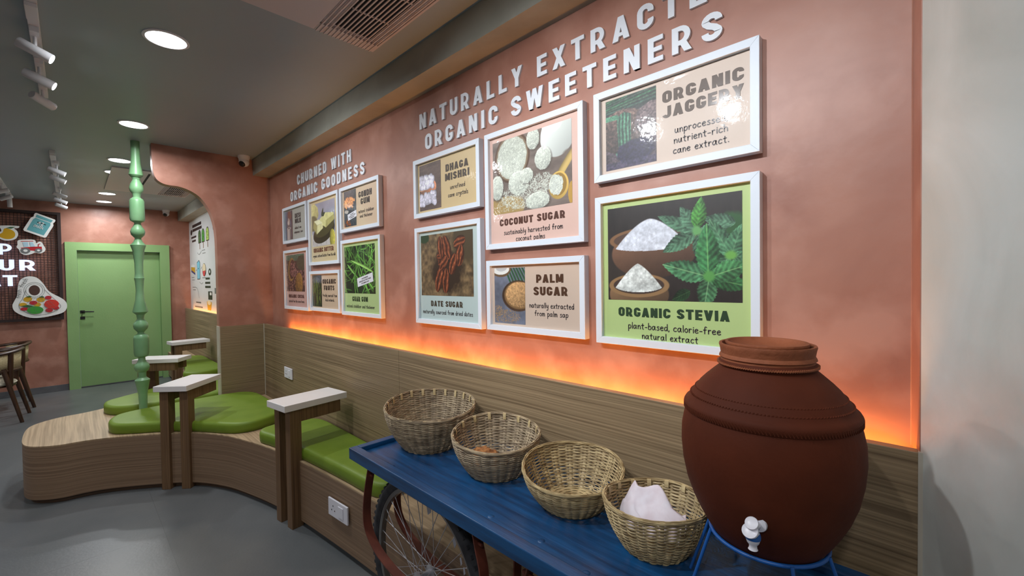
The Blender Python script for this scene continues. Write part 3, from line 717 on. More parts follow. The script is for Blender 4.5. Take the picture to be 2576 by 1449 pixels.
# ------------------------------------------------------------------ wire board and cut-out signs on the far wall
BX = XL+.05
wb = thing('wire_board', 'dark framed wire mesh board with cut-out signs left of the green door', 'board', (BX, -.86, 1.78))
BY0, BY1, BZ0, BZ1 = -1.62, -.085, 1.025, 2.535
def lb(y): return y+.86
for a in ((BY0, BY1, BZ1-.035, BZ1), (BY0, BY1, BZ0, BZ0+.035)): obj('frame_bar', nbox(-.02, .03, lb(a[0]), lb(a[1]), a[2]-1.78, a[3]-1.78), m_mesh, wb)
for a in ((BY1-.035, BY1), (BY0, BY0+.035)): obj('frame_bar', nbox(-.02, .03, lb(a[0]), lb(a[1]), BZ0+.035-1.78, BZ1-.035-1.78), m_mesh, wb)
bm = bmesh.new(); y = BY0+.04
while y < BY1-.03: box(bm, .003, .007, lb(y)-.0025, lb(y)+.0025, BZ0+.03-1.78, BZ1-.03-1.78); y += .033
z = BZ0+.05
while z < BZ1-.04: box(bm, .007, .011, lb(BY0+.03), lb(BY1-.03), z-.0025-1.78, z+.0025-1.78); z += .033
o = obj('wire_mesh', bm, m_mesh, wb); o['kind'] = 'stuff'

def plate(P, d, thick):           # polygon in (y,z) of the far wall, front face towards +x
    bm = bmesh.new(); f = bm.faces.new([bm.verts.new((d, p[0], p[1])) for p in P])
    if f.normal.x < 0 or True:
        bm.normal_update()
        if f.normal.x < 0: bmesh.ops.reverse_faces(bm, faces=[f])
    r = bmesh.ops.extrude_face_region(bm, geom=[f]); vs = [v for v in r['geom'] if isinstance(v, bmesh.types.BMVert)]
    bmesh.ops.translate(bm, vec=(-thick, 0, 0), verts=vs)
    bmesh.ops.recalc_face_normals(bm, faces=bm.faces[:]); return bm
def ell(cy_, cz_, ry, rz_, n=24, rot=0):
    return [(cy_+ry*math.cos(a)*math.cos(rot)-rz_*math.sin(a)*math.sin(rot), cz_+ry*math.cos(a)*math.sin(rot)+rz_*math.sin(a)*math.cos(rot)) for a in [2*PI*k/n for k in range(n)]]
m_sgwhite = flat('sign_white', 226, 226, 222); m_teal = flat('sign_teal', 96, 160, 166); m_yel = flat('sign_yellow', 206, 160, 30)
m_red = flat('sign_red', 182, 34, 44); m_dgreen = flat('sign_leaf_green', 44, 92, 48); m_green2 = flat('sign_bright_green', 58, 150, 52); m_blk = flat('sign_black', 26, 26, 28)
m_glassb = flat('sign_pale_blue', 178, 208, 222); m_grey = flat('sign_grey', 110, 112, 112); m_oran = flat('sign_orange_red', 204, 52, 40)
SX = BX+.055
def cut(name, label, outl, mat=m_sgwhite):
    cy_ = sum(p[0] for p in outl)/len(outl); cz_ = sum(p[1] for p in outl)/len(outl)
    t = thing('cutout_sign', label, 'sign', (SX, cy_, cz_))
    L = lambda P: [(p[0]-cy_, p[1]-cz_) for p in P]
    obj('backing_board', plate(L(outl), .004, .012), mat, t)
    k = [0]
    def add(nm, P, m):
        k[0] += 1
        obj(nm, plate(L(P), .004+.0007*k[0], .0007*k[0]), m, t)
    def line(nm, P, w_, m):
        k[0] += 1; obj(nm, ribbon(L(P), w_, lambda a, b: (.0045+.0007*k[0], a, b)), m, t)
    return t, add, line, (cy_, cz_)
def ribbon(P, w_, f, sm=True):
    P = [np.array(p, float) for p in P]; N = len(P); bm = bmesh.new(); prev = None
    for i in range(N):
        t = P[min(i+1, N-1)]-P[max(i-1, 0)]; l = np.hypot(*t)+1e-9; t /= l; n = np.array([-t[1], t[0]])*w_/2
        e = -t*w_*.3 if i == 0 else (t*w_*.3 if i == N-1 else 0)
        a = bm.verts.new(f(*(P[i]+n+e))); b = bm.verts.new(f(*(P[i]-n+e)))
        if prev: bm.faces.new((prev[0], prev[1], b, a))
        prev = (a, b)
    return bm
# jar
def rotp(P, c, a): return [(c[0]+(x*math.cos(a)-y*math.sin(a)), c[1]+(x*math.sin(a)+y*math.cos(a))) for x, y in P]
jc = (-.285, 2.335); ja = math.radians(-24)
jar_o = [(-.10, -.135), (.10, -.135), (.115, -.12), (.115, .06), (.10, .085), (.10, .10), (.105, .105), (.105, .135), (.095, .145), (-.095, .145), (-.105, .135), (-.105, .105), (-.10, .10), (-.10, .085), (-.115, .06), (-.115, -.12)]
t, add, line, _ = cut('jar', 'teal milk jar cut-out with white outline at the top right of the wire board', rotp(jar_o, jc, ja))
add('jar_print', rotp([(-.085, -.11), (.085, -.11), (.088, .05), (.075, .08), (-.075, .08), (-.088, .05)], jc, ja), m_teal)
add('jar_lid_print', rotp([(-.078, .088), (.078, .088), (.082, .125), (-.082, .125)], jc, ja), m_teal)
line('jar_mark', rotp([(-.035, .035), (.045, .035)], jc, ja), .010, m_blk)
jar_add, jar_line = add, line
# mango
mc = (-.575, 2.21)
mo = [(-.115, -.03), (-.06, -.085), (.0, -.098), (.06, -.075), (.088, -.02), (.082, .035), (.055, .07), (.09, .075), (.10, .10), (.03, .105), (-.03, .10), (-.07, .09), (-.055, .03), (-.085, .01), (-.13, .02)]
t, add, line, _ = cut('mango', 'yellow mango cut-out with a dark green leaf above the letter P', [tuple(p) for p in catmull([(mc[0]+a, mc[1]+b) for a, b in mo], 3)])
add('mango_print', [tuple(p) for p in catmull([(mc[0]+a, mc[1]+b) for a, b in [(-.09, -.035), (-.03, -.075), (.03, -.07), (.062, -.03), (.055, .025), (.01, .06), (-.03, .06), (-.045, .01), (-.07, -.015)]], 4)], m_yel)
add('leaf_print', [(mc[0]+a, mc[1]+b) for a, b in [(-.02, .066), (.02, .085), (.07, .088), (.03, .064)]], m_dgreen)
# tractor
tc = (-.37, 2.03)
to = [(-.125, .03), (-.12, .09), (-.06, .105), (.03, .105), (.045, .06), (.075, .085), (.10, .07), (.115, .03), (.13, -.01), (.12, -.05), (.08, -.078), (.03, -.07), (.005, -.085), (-.05, -.105), (-.10, -.08), (-.115, -.03), (-.135, -.0)]
t, add, line, _ = cut('tractor', 'red tractor cut-out with white outline right of the letter P', [tuple(p) for p in catmull([(tc[0]+a, tc[1]+b) for a, b in to], 3)])
A_ = lambda P: [(tc[0]+a, tc[1]+b) for a, b in P]
add('tractor_body', A_([(-.10, -.01), (-.06, -.0), (.02, .012), (.095, .016), (.10, -.04), (.03, -.045), (-.02, -.04), (-.08, -.03)]), m_red)
add('tractor_roof', A_([(-.095, .082), (.02, .092), (.02, .084), (-.095, .074)]), m_red)
add('tractor_window', A_([(-.078, .068), (-.03, .072), (-.026, .01), (-.068, .004)]), m_glassb)
add('tractor_window', A_([(-.014, .072), (.012, .074), (.035, .014), (-.008, .010)]), m_glassb)
add('tractor_pipe', A_([(.062, .016), (.070, .016), (.070, .045), (.085, .05), (.083, .057), (.062, .05)]), m_red)
add('tractor_wheel', A_(ell(-.055, -.045, .044, .038)), m_grey); add('tractor_hub', A_(ell(-.055, -.045, .020, .017, 16)), m_sgwhite)
add('tractor_wheel', A_(ell(.065, -.038, .034, .028)), m_grey); add('tractor_hub', A_(ell(.065, -.038, .014, .012, 16)), m_sgwhite)
# bag of fruit
bc = (-.335, 1.32)
bo = [(-.225, -.08), (-.20, -.16), (-.10, -.235), (.0, -.255), (.13, -.235), (.25, -.19), (.285, -.10), (.25, -.01), (.12, .10), (.06, .22), (.0, .30), (-.08, .315), (-.145, .27), (-.17, .18), (-.18, .06), (-.205, -.01)]
t, add, line, cen = cut('bag', 'large white cut-out of a net bag full of fruit and vegetables beside the door frame', [tuple(p) for p in catmull([(bc[0]+a, bc[1]+b) for a, b in bo], 4)])
A_ = lambda P: [(bc[0]+a, bc[1]+b) for a, b in P]
add('bag_handle_hole', A_(ell(-.022, .125, .052, .070)), flat('bag_hole_brown', 74, 48, 42))
for s_ in (.078, .095): line('bag_handle_line', A_([(-.022+s_*math.cos(a)*1.0, .125+s_*1.15*math.sin(a)) for a in [2*PI*k/40 for k in range(41)]]), .0035, m_grey)
line('bag_outline', A_([tuple(p) for p in catmull([(-.10, .13), (-.13, .02), (-.165, -.06), (-.15, -.13), (-.06, -.20), (.03, -.215), (.13, -.19), (.21, -.13), (.215, -.08), (.14, .03), (.075, .13)], 6, closed=False)]), .004, m_grey)
for (a, b, ry, rz_, m) in ((-.085, .005, .040, .034, m_yel), (.035, -.005, .040, .032, m_yel), (-.13, -.065, .035, .025, m_yel), (.0, -.07, .035, .028, m_yel), (.105, .02, .032, .026, m_red), (-.035, -.045, .036, .028, m_red), (-.12, -.125, .035, .022, m_red), (.11, -.155, .036, .028, m_red), (.175, -.125, .030, .026, m_red), (.135, -.07, .070, .062, m_oran), (-.02, -.145, .076, .052, m_green2)):
    add('fruit_print', A_(ell(a, b, ry, rz_)), m)
add('leaf_print', A_([(-.15, -.085), (-.09, -.07), (-.035, -.09), (-.09, -.105)]), m_dgreen)
add('leaf_print', A_([(-.10, .04), (-.07, .052), (-.045, .04), (-.07, .034)]), m_dgreen); add('leaf_print', A_([(.02, .035), (.05, .045), (.07, .03), (.045, .026)]), m_dgreen)
for k in range(7):
    a0 = -.14+k*.05
    line('net_line', A_([(a0*.35+.02, .04), (a0*.8+.01, -.06), (a0*1.05+.02, -.13), (a0+.03, -.19+abs(a0)*.15)]), .0018, m_grey)
for k in range(4): line('net_line', A_([(-.13+.0*k, .0-.05*k), (-.05, -.02-.05*k), (.05, -.015-.05*k), (.14+.015*k, .0-.04*k)]), .0018, m_grey)
bag_t, bag_line = t, line

# ------------------------------------------------------------------ lettering
def tmesh(s, ext=0, off=0.0, res=3):
    c = bpy.data.curves.new('t', 'FONT'); c.body = s; c.size = 1; c.extrude = ext; c.offset = off; c.resolution_u = res; c.fill_mode = 'BOTH' if ext else 'FRONT' 
    o = bpy.data.objects.new('t', c); C.objects.link(o); bpy.context.view_layer.update()
    me = bpy.data.meshes.new_from_object(o.evaluated_get(bpy.context.evaluated_depsgraph_get()))
    C.objects.unlink(o); bpy.data.objects.remove(o); bpy.data.curves.remove(c); return me
def bbox(me):
    a = np.empty(len(me.vertices)*3); me.vertices.foreach_get('co', a); a = a.reshape(-1, 3); return a.min(0), a.max(0), a
GL = {}
def _rib(P, t, closed=False):
    """band of width t along a centre line -> list of quads"""
    P = [np.array(p, float) for p in P]; N = len(P); A = []; B = []
    for i in range(N):
        if closed: d = P[(i+1) % N]-P[i-1]
        else: d = P[min(i+1, N-1)]-P[max(i-1, 0)]
        d = d/np.hypot(*d); n = np.array([-d[1], d[0]])*t/2
        A.append(P[i]+n); B.append(P[i]-n)
    return [[A[i], B[i], B[(i+1) % N], A[(i+1) % N]] for i in range(N if closed else N-1)]
def _arc(cx_, cy_, rx, ry, a0, a1, n=10): return [(cx_+rx*math.cos(math.radians(a0+(a1-a0)*k/n)), cy_+ry*math.sin(math.radians(a0+(a1-a0)*k/n))) for k in range(n+1)]
def strokes(ch, t=.245, w=.60):
    h = t/2; r = (w-t)/2; R_ = lambda a, b, c, d: [[(a, c), (b, c), (b, d), (a, d)]]; Q = lambda *p: [list(p)]; k = t*1.08
    top = _arc(w/2, 1-h-r, r, r, 0, 180); bot = _arc(w/2, h+r, r, r, 180, 360)
    if ch == 'I': return [R_(0, t, 0, 1)]
    if ch == 'L': return [R_(0, t, 0, 1), R_(t, w*.86, 0, t*.9)]
    if ch == 'T': return [R_(0, w, 1-t*.9, 1), R_(w/2-h, w/2+h, 0, 1-t*.9)]
    if ch == 'H': return [R_(0, t, 0, 1), R_(w-t, w, 0, 1), R_(t, w-t, .5-t*.43, .5+t*.43)]
    if ch == 'E': return [R_(0, t, 0, 1), R_(t, w*.88, 0, t*.88), R_(t, w*.88, 1-t*.88, 1), R_(t, w*.82, .5-t*.42, .5+t*.42)]
    if ch == 'F': return [R_(0, t, 0, 1), R_(t, w*.88, 1-t*.88, 1), R_(t, w*.80, .46-t*.42, .46+t*.42)]
    if ch == 'O': return [_rib(top+bot[0:], t, True)]
    if ch == 'U': return [_rib([(h, 1)]+[(h, h+r)]+bot[1:-1]+[(w-h, h+r), (w-h, 1)], t)]
    if ch == 'J': return [_rib([(w-h, 1), (w-h, h+r)]+_arc(w/2, h+r, r, r, 360, 190)[1:], t)]
    if ch == 'C': return [_rib(_arc(w/2, 1-h-r, r, r, -18, 180)+_arc(w/2, h+r, r, r, 180, 378), t)]
    if ch == 'G': return [_rib(_arc(w/2, 1-h-r, r, r, -10, 180)+_arc(w/2, h+r, r, r, 180, 360)+[(w-h, .50)], t), R_(w*.52, w-t, .50-t*.78, .50)]
    if ch == 'S': return [_rib(_arc(w/2, 1-h-r*.95, r, r*.95, -5, 180, 9)+[(h+.01, 1-h-r*1.15)]+[(w*.36, .55), (w*.64, .45)]+[(w-h-.01, h+r*1.15)]+_arc(w/2, h+r*.95, r, r*.95, 0, -185, 9), t)]
    if ch in 'PRBD':
        if ch == 'D': return [R_(0, t, 0, 1), _rib([(t*.6, 1-h*.9), (w-h-r*.9, 1-h*.9)]+_arc(w-h-r*.9, 1-h*.9-r*.9, r*.9, r*.9, 90, 0, 6)[1:]+_arc(w-h-r*.9, h*.9+r*.9, r*.9, r*.9, 0, -90, 6)+[(t*.6, h*.9)], t*.93)]
        a = .27 if ch != 'B' else .235; t9 = t*.88; q = 1-t9/2
        o = [R_(0, t, 0, 1), _rib([(t*.7, q), (w-h-a*.85, q)]+_arc(w-h-a*.85, q-a, a*.85, a, 90, -90, 10)[1:-1]+[(w-h-a*.85, q-2*a), (t*.7, q-2*a)], t9)]
        if ch == 'R': o.append(Q((w*.36, .42), (w*.36+k, .42), (w+.03, 0), (w+.03-k*1.05, 0)))
        if ch == 'B': o.append(_rib([(t*.7, t9/2+2*a*.92), (w-h-a*.8, t9/2+2*a*.92)]+_arc(w-h-a*.8, t9/2+a*.92, a*.95, a*.92, 90, -90, 10)[1:-1]+[(w-h-a*.8, t9/2), (t*.7, t9/2)], t9))
        return o
    if ch == 'A': W_ = w*1.12; return [Q((0, 0), (k, 0), (W_/2+k*.42, 1), (W_/2-k*.5, 1)), Q((W_-k, 0), (W_, 0), (W_/2+k*.5, 1), (W_/2-k*.42, 1)), R_(W_*.28, W_*.72, .17, .17+t*.72)]
    if ch == 'V': W_ = w*1.12; return [Q((0, 1), (k, 1), (W_/2+k*.42, 0), (W_/2-k*.5, 0)), Q((W_-k, 1), (W_, 1), (W_/2+k*.5, 0), (W_/2-k*.42, 0))]
    if ch == 'N': return [R_(0, t*.95, 0, 1), R_(w-t*.95, w, 0, 1), Q((0, 1), (k, 1), (w, 0), (w-k, 0))]
    if ch == 'M': W_ = w*1.28; return [R_(0, t*.9, 0, 1), R_(W_-t*.9, W_, 0, 1), Q((0, 1), (k, 1), (W_/2+k*.42, .12), (W_/2-k*.45, .12)), Q((W_-k, 1), (W_, 1), (W_/2+k*.45, .12), (W_/2-k*.42, .12))]
    if ch == 'W': W_ = w*1.55; q = W_*.28; return [Q((0, 1), (k*.95, 1), (q+k*.45, 0), (q-k*.45, 0)), Q((q-k*.45, 0), (q+k*.45, 0), (W_/2+k*.42, 1), (W_/2-k*.42, 1)), Q((W_/2-k*.42, 1), (W_/2+k*.42, 1), (W_-q+k*.45, 0), (W_-q-k*.45, 0)), Q((W_-q-k*.45, 0), (W_-q+k*.45, 0), (W_, 1), (W_-k*.95, 1))]
    if ch == 'K': return [R_(0, t, 0, 1), Q((w-k, 1), (w+.03, 1), (t+k*.6, .40), (t*.9, .38), (t*.9, .55)), Q((w*.38, .52), (w*.36+k*.8, .62), (w+.04, 0), (w-k*1.1, 0))]
    if ch == 'X': W_ = w*1.06; return [Q((0, 1), (k, 1), (W_, 0), (W_-k, 0)), Q((W_-k, 1), (W_, 1), (k, 0), (0, 0))]
    if ch == 'Y': W_ = w*1.08; return [Q((0, 1), (k, 1), (W_/2+h, .42), (W_/2-h, .42)), Q((W_-k, 1), (W_, 1), (W_/2+h, .42), (W_/2-h, .42)), R_(W_/2-h, W_/2+h, 0, .44)]
    if ch == 'Z': return [R_(0, w, 0, t*.85), R_(0, w, 1-t*.85, 1), Q((0, t*.8), (k, t*.8), (w, 1-t*.8), (w-k, 1-t*.8))]
    return [R_(.1, .1+w*.5, .42, .58)]
def glyph(ch, off=.0, ext=0):
    key = (ch, round(off, 3), ext)
    if key in GL: return GL[key]
    t = {0: .245}.get(ext, .245)+(off-.03)*2; bm = bmesh.new()
    for k, st_ in enumerate(strokes(ch, t)):
        pair = {}
        def V(p, z):
            q = (round(float(p[0]), 4), round(float(p[1]), 4), z)
            if q not in pair: pair[q] = bm.verts.new(q)
            return pair[q]
        zt = ext+(.02*k if ext else .01*k); zb = -ext-(.02*k if ext else 0); edges = {}
        for q in st_:
            c_ = []
            for p in q:
                v = V(p, zt)
                if v not in c_: c_.append(v)
            if len(c_) < 3: continue
            try: f = bm.faces.new(c_)
            except ValueError: continue
            f.normal_update()
            if f.normal.z < 0: bmesh.ops.reverse_faces(bm, faces=[f])
            if ext:
                for i in range(len(q)):
                    a, b = tuple(np.round(np.array(q[i], float), 4)), tuple(np.round(np.array(q[(i+1) % len(q)], float), 4))
                    if a == b: continue
                    e = frozenset((a, b)); edges[e] = None if e in edges else (a, b)
        if ext:
            for e in edges.values():
                if e is None: continue
                a, b = e
                try: bm.faces.new((V(a, zt), V(b, zt), V(b, zb), V(a, zb)))
                except ValueError: pass
    me = bpy.data.meshes.new('glyph'); bm.to_mesh(me); bm.free(); GL[key] = me; return me
CAPH = None
def wordrow(s, width, height, off=.03, gap=.13, space=.42, ext=0, wmul=None):
    """glyph layout: returns list of (char, x0, scale x, scale y) with natural width normalised to `width`"""
    H = bbox(glyph('H', off))[1][1]-bbox(glyph('H', off))[0][1]
    x = 0; out = []
    for ch in s:
        if ch == ' ': x += space*H; continue
        lo, hi, _ = bbox(glyph(ch, off)); out.append((ch, x-lo[0], hi[0]-lo[0])); x += hi[0]-lo[0]+gap*H
    tot = x-gap*H; sx = width/tot; sy = height/H; base = bbox(glyph('H', off))[0][1]
    return out, sx, sy, base
def place(me0, name, mat, parent, f, ext_s=1):
    me = me0.copy(); me.name = name; lo, hi, a = bbox(me)
    b = np.array([f(*p) for p in a]); me.vertices.foreach_set('co', b.reshape(-1)); me.update()
    me.materials.clear(); me.materials.append(mat); o = bpy.data.objects.new(name, me); return link(o, parent)
def wall_letters(s, x0, x1, z0, h, root, cen_, off=.012, gap=.29, space=.55):
    out, sx, sy, base = wordrow(s, x1-x0, h, off, gap, space)
    for ch, gx, w_ in out:
        g = glyph(ch, off, .5)
        # x along the wall, glyph depth -> protrudes from the wall by 12 mm
        def f(a, b, c, gx=gx): return ((a+gx)*sx+x0-cen_[0], -.009*(c+.5), (b-base)*sy+z0-cen_[1])
        me = g.copy(); me.name = 'letter'; lo, hi, arr = bbox(me); ox = (lo[0]+gx)*sx+x0-cen_[0]
        b = np.array([f(*p) for p in arr]); b[:, 0] -= ox; me.vertices.foreach_set('co', b.reshape(-1)); me.update(); me.materials.clear(); me.materials.append(m_wletter)
        o = bpy.data.objects.new('letter', me); link(o, root); o.location = (ox, 0, 0)
t = thing('wall_lettering', 'small raised white heading CHURNED WITH ORGANIC GOODNESS', 'lettering', (-3.43, YW, 2.32))
wall_letters('CHURNED WITH', -3.96, -2.93, 2.342, .086, t, (-3.43, 2.32))
wall_letters('ORGANIC GOODNESS', -4.13, -2.735, 2.221, .084, t, (-3.43, 2.32))
t = thing('wall_lettering', 'large raised white heading NATURALLY EXTRACTED ORGANIC SWEETENERS', 'lettering', (-1.245, YW, 2.32))
wall_letters('NATURALLY EXTRACTED', -2.078, -.42, 2.346, .084, t, (-1.245, 2.32))
wall_letters('ORGANIC SWEETENERS', -2.027, -.465, 2.222, .084, t, (-1.245, 2.32))
# lit letters on the wire board
t = thing('lit_lettering', 'glowing white letters P, UR and AT on the wire board', 'lettering', (SX, -.5, 1.8))
for ch, y0, y1, z0 in (('P', -.665, -.546, 1.925), ('U', -.665, -.53, 1.715), ('R', -.485, -.335, 1.715), ('T', -.635, -.505, 1.508), ('A', -.785, -.650, 1.508)):
    g = glyph(ch, .008, .5); lo, hi, arr = bbox(g); me = g.copy(); me.name = 'letter'
    b = np.array([(.015+.02*(c), (a-lo[0])/(hi[0]-lo[0])*(y1-y0), (q-lo[1])/(hi[1]-lo[1])*.145) for a, q, c in arr]); me.vertices.foreach_set('co', b.reshape(-1)); me.update(); me.materials.clear(); me.materials.append(m_glowletter)
    o = bpy.data.objects.new('letter', me); link(o, t); o.location = (0, y0+.5, z0-1.8)

# handwriting
HW = {
'a': [[(.6,.85),(.35,1),(.1,.75),(.06,.3),(.25,0),(.5,.3),(.62,.95)],[(.62,.95),(.6,.35),(.74,.0)]],
'b': [[(.1,1.75),(.1,.9),(.1,.05)],[(.1,.7),(.35,1),(.6,.7),(.55,.15),(.3,-.02),(.1,.1)]],
'c': [[(.6,.85),(.38,1),(.12,.7),(.12,.2),(.35,0),(.62,.15)]],
'd': [[(.58,.8),(.3,1),(.07,.6),(.15,.08),(.4,.08),(.58,.5)],[(.62,1.75),(.6,.9),(.62,0)]],
'e': [[(.1,.52),(.4,.58),(.58,.75),(.4,1),(.14,.8),(.08,.35),(.28,0),(.62,.15)]],
'f': [[(.6,1.6),(.42,1.75),(.28,1.45),(.26,.7),(.26,0)],[(.04,.92),(.3,.95),(.55,1.0)]],
'g': [[(.58,.85),(.3,1),(.08,.6),(.25,.15),(.5,.4),(.6,.95)],[(.6,.95),(.6,.1),(.5,-.6),(.15,-.65)]],
'h': [[(.1,1.75),(.1,.9),(.1,0)],[(.1,.65),(.35,1),(.56,.75),(.58,.3),(.58,0)]],
'i': [[(.14,1),(.13,.5),(.15,0)],[(.15,1.32),(.16,1.42)]],
'k': [[(.1,1.75),(.1,.9),(.1,0)],[(.55,.95),(.32,.65),(.12,.48)],[(.25,.58),(.45,.3),(.62,0)]],
'l': [[(.14,1.75),(.13,.9),(.15,0)]],
'm': [[(.08,1),(.1,.5),(.1,0)],[(.1,.6),(.28,1),(.42,.7),(.42,0)],[(.42,.6),(.62,1),(.76,.7),(.78,0)]],
'n': [[(.08,1),(.1,.5),(.1,0)],[(.1,.6),(.34,1),(.55,.7),(.57,0)]],
'o': [[(.36,1),(.12,.75),(.1,.25),(.34,0),(.58,.3),(.58,.75),(.36,1)]],
'p': [[(.1,1),(.1,.2),(.08,-.75)],[(.1,.7),(.35,1),(.6,.75),(.55,.2),(.3,.0),(.1,.15)]],
'r': [[(.1,1),(.12,.5),(.12,0)],[(.12,.6),(.3,.95),(.52,.9)]],
's': [[(.52,.88),(.32,1),(.14,.78),(.35,.52),(.52,.25),(.32,0),(.08,.1)]],
't': [[(.3,1.5),(.28,.7),(.3,.1),(.48,.0)],[(.04,.98),(.3,1.02),(.55,1.05)]],
'u': [[(.1,1),(.08,.4),(.25,.0),(.5,.3),(.57,1)],[(.57,1),(.57,.4),(.66,0)]],
'v': [[(.06,1),(.18,.5),(.3,0)],[(.3,0),(.42,.5),(.54,1)]],
'w': [[(.05,1),(.12,.4),(.25,0),(.4,.6),(.55,0),(.68,.4),(.76,1)]],
'x': [[(.08,1),(.3,.5),(.56,0)],[(.54,1),(.3,.5),(.06,0)]],
'y': [[(.08,1),(.14,.4),(.35,.2),(.52,.5),(.57,1)],[(.57,1),(.54,.0),(.42,-.6),(.12,-.65)]],
'A': [[(.05,0),(.2,.8),(.36,1.5)],[(.36,1.5),(.5,.8),(.62,0)],[(.15,.55),(.35,.58),(.56,.55)]],
'2': [[(.1,1.2),(.32,1.5),(.55,1.2),(.4,.7),(.08,.05)],[(.08,.05),(.3,.04),(.6,.08)]],
'z': [[(.08,.95),(.3,.97),(.54,.95)],[(.54,.95),(.3,.45),(.06,.04)],[(.06,.04),(.3,.03),(.58,.05)]],
'-': [[(.08,.5),(.3,.52),(.5,.52)]], ',': [[(.12,.12),(.12,-.05),(.04,-.25)]], '.': [[(.12,.10),(.12,0)]]}
def handwrite(s, width, xh, f, wd):
    adv = 0; L = []
    for ch in s:
        if ch == ' ': adv += .62; continue
        st_ = HW[ch]; mx = max(p[0] for q in st_ for p in q)
        for q in st_: L.append([(p[0]+adv, p[1]) for p in q])
        adv += mx+.20
    adv -= .2; sx = width/adv; bm = bmesh.new()
    for q in L:
        P = catmull(q, 4, closed=False) if len(q) > 2 else [np.array(p) for p in q]
        P = [np.array([p[0]*sx, p[1]*xh]) for p in P]
        b2 = ribbon(P, wd, f); me = bpy.data.meshes.new('x'); b2.to_mesh(me); b2.free(); bm.from_mesh(me); bpy.data.meshes.remove(me)
    return bm
def fA(a, b, k=.0085): return (k, a, b)
# writing on the jar and bag
jt = [o for o in C.objects if o.get('label', '').startswith('teal milk jar')][0]
for s_, w_, xh, oy_, oz_ in (('A2', .055, .026, -.03, -.035), ('milk', .095, .026, -.05, -.085)):
    P0 = rotp([(oy_, oz_)], (0, 0), ja)[0]
    bm = handwrite(s_, w_, xh, lambda a, b: (.0085, P0[0]+a*math.cos(ja)-b*math.sin(ja), P0[1]+a*math.sin(ja)+b*math.cos(ja)), .0065)
    obj('jar_writing', bm, m_sgwhite, jt)
for k, (y_, z_, an) in enumerate(((-.15, .02, 84), (-.125, .165, 66))):
    an = math.radians(an); P0 = (bc[0]-cen[0]+y_, bc[1]-cen[1]+z_)
    bm = handwrite('fresh', .115 if k == 0 else .12, .026, lambda a, b: (.016, P0[0]+a*math.cos(an)-b*math.sin(an), P0[1]+a*math.sin(an)+b*math.cos(an)), .004)
    obj('bag_writing', bm, m_blk, bag_t)

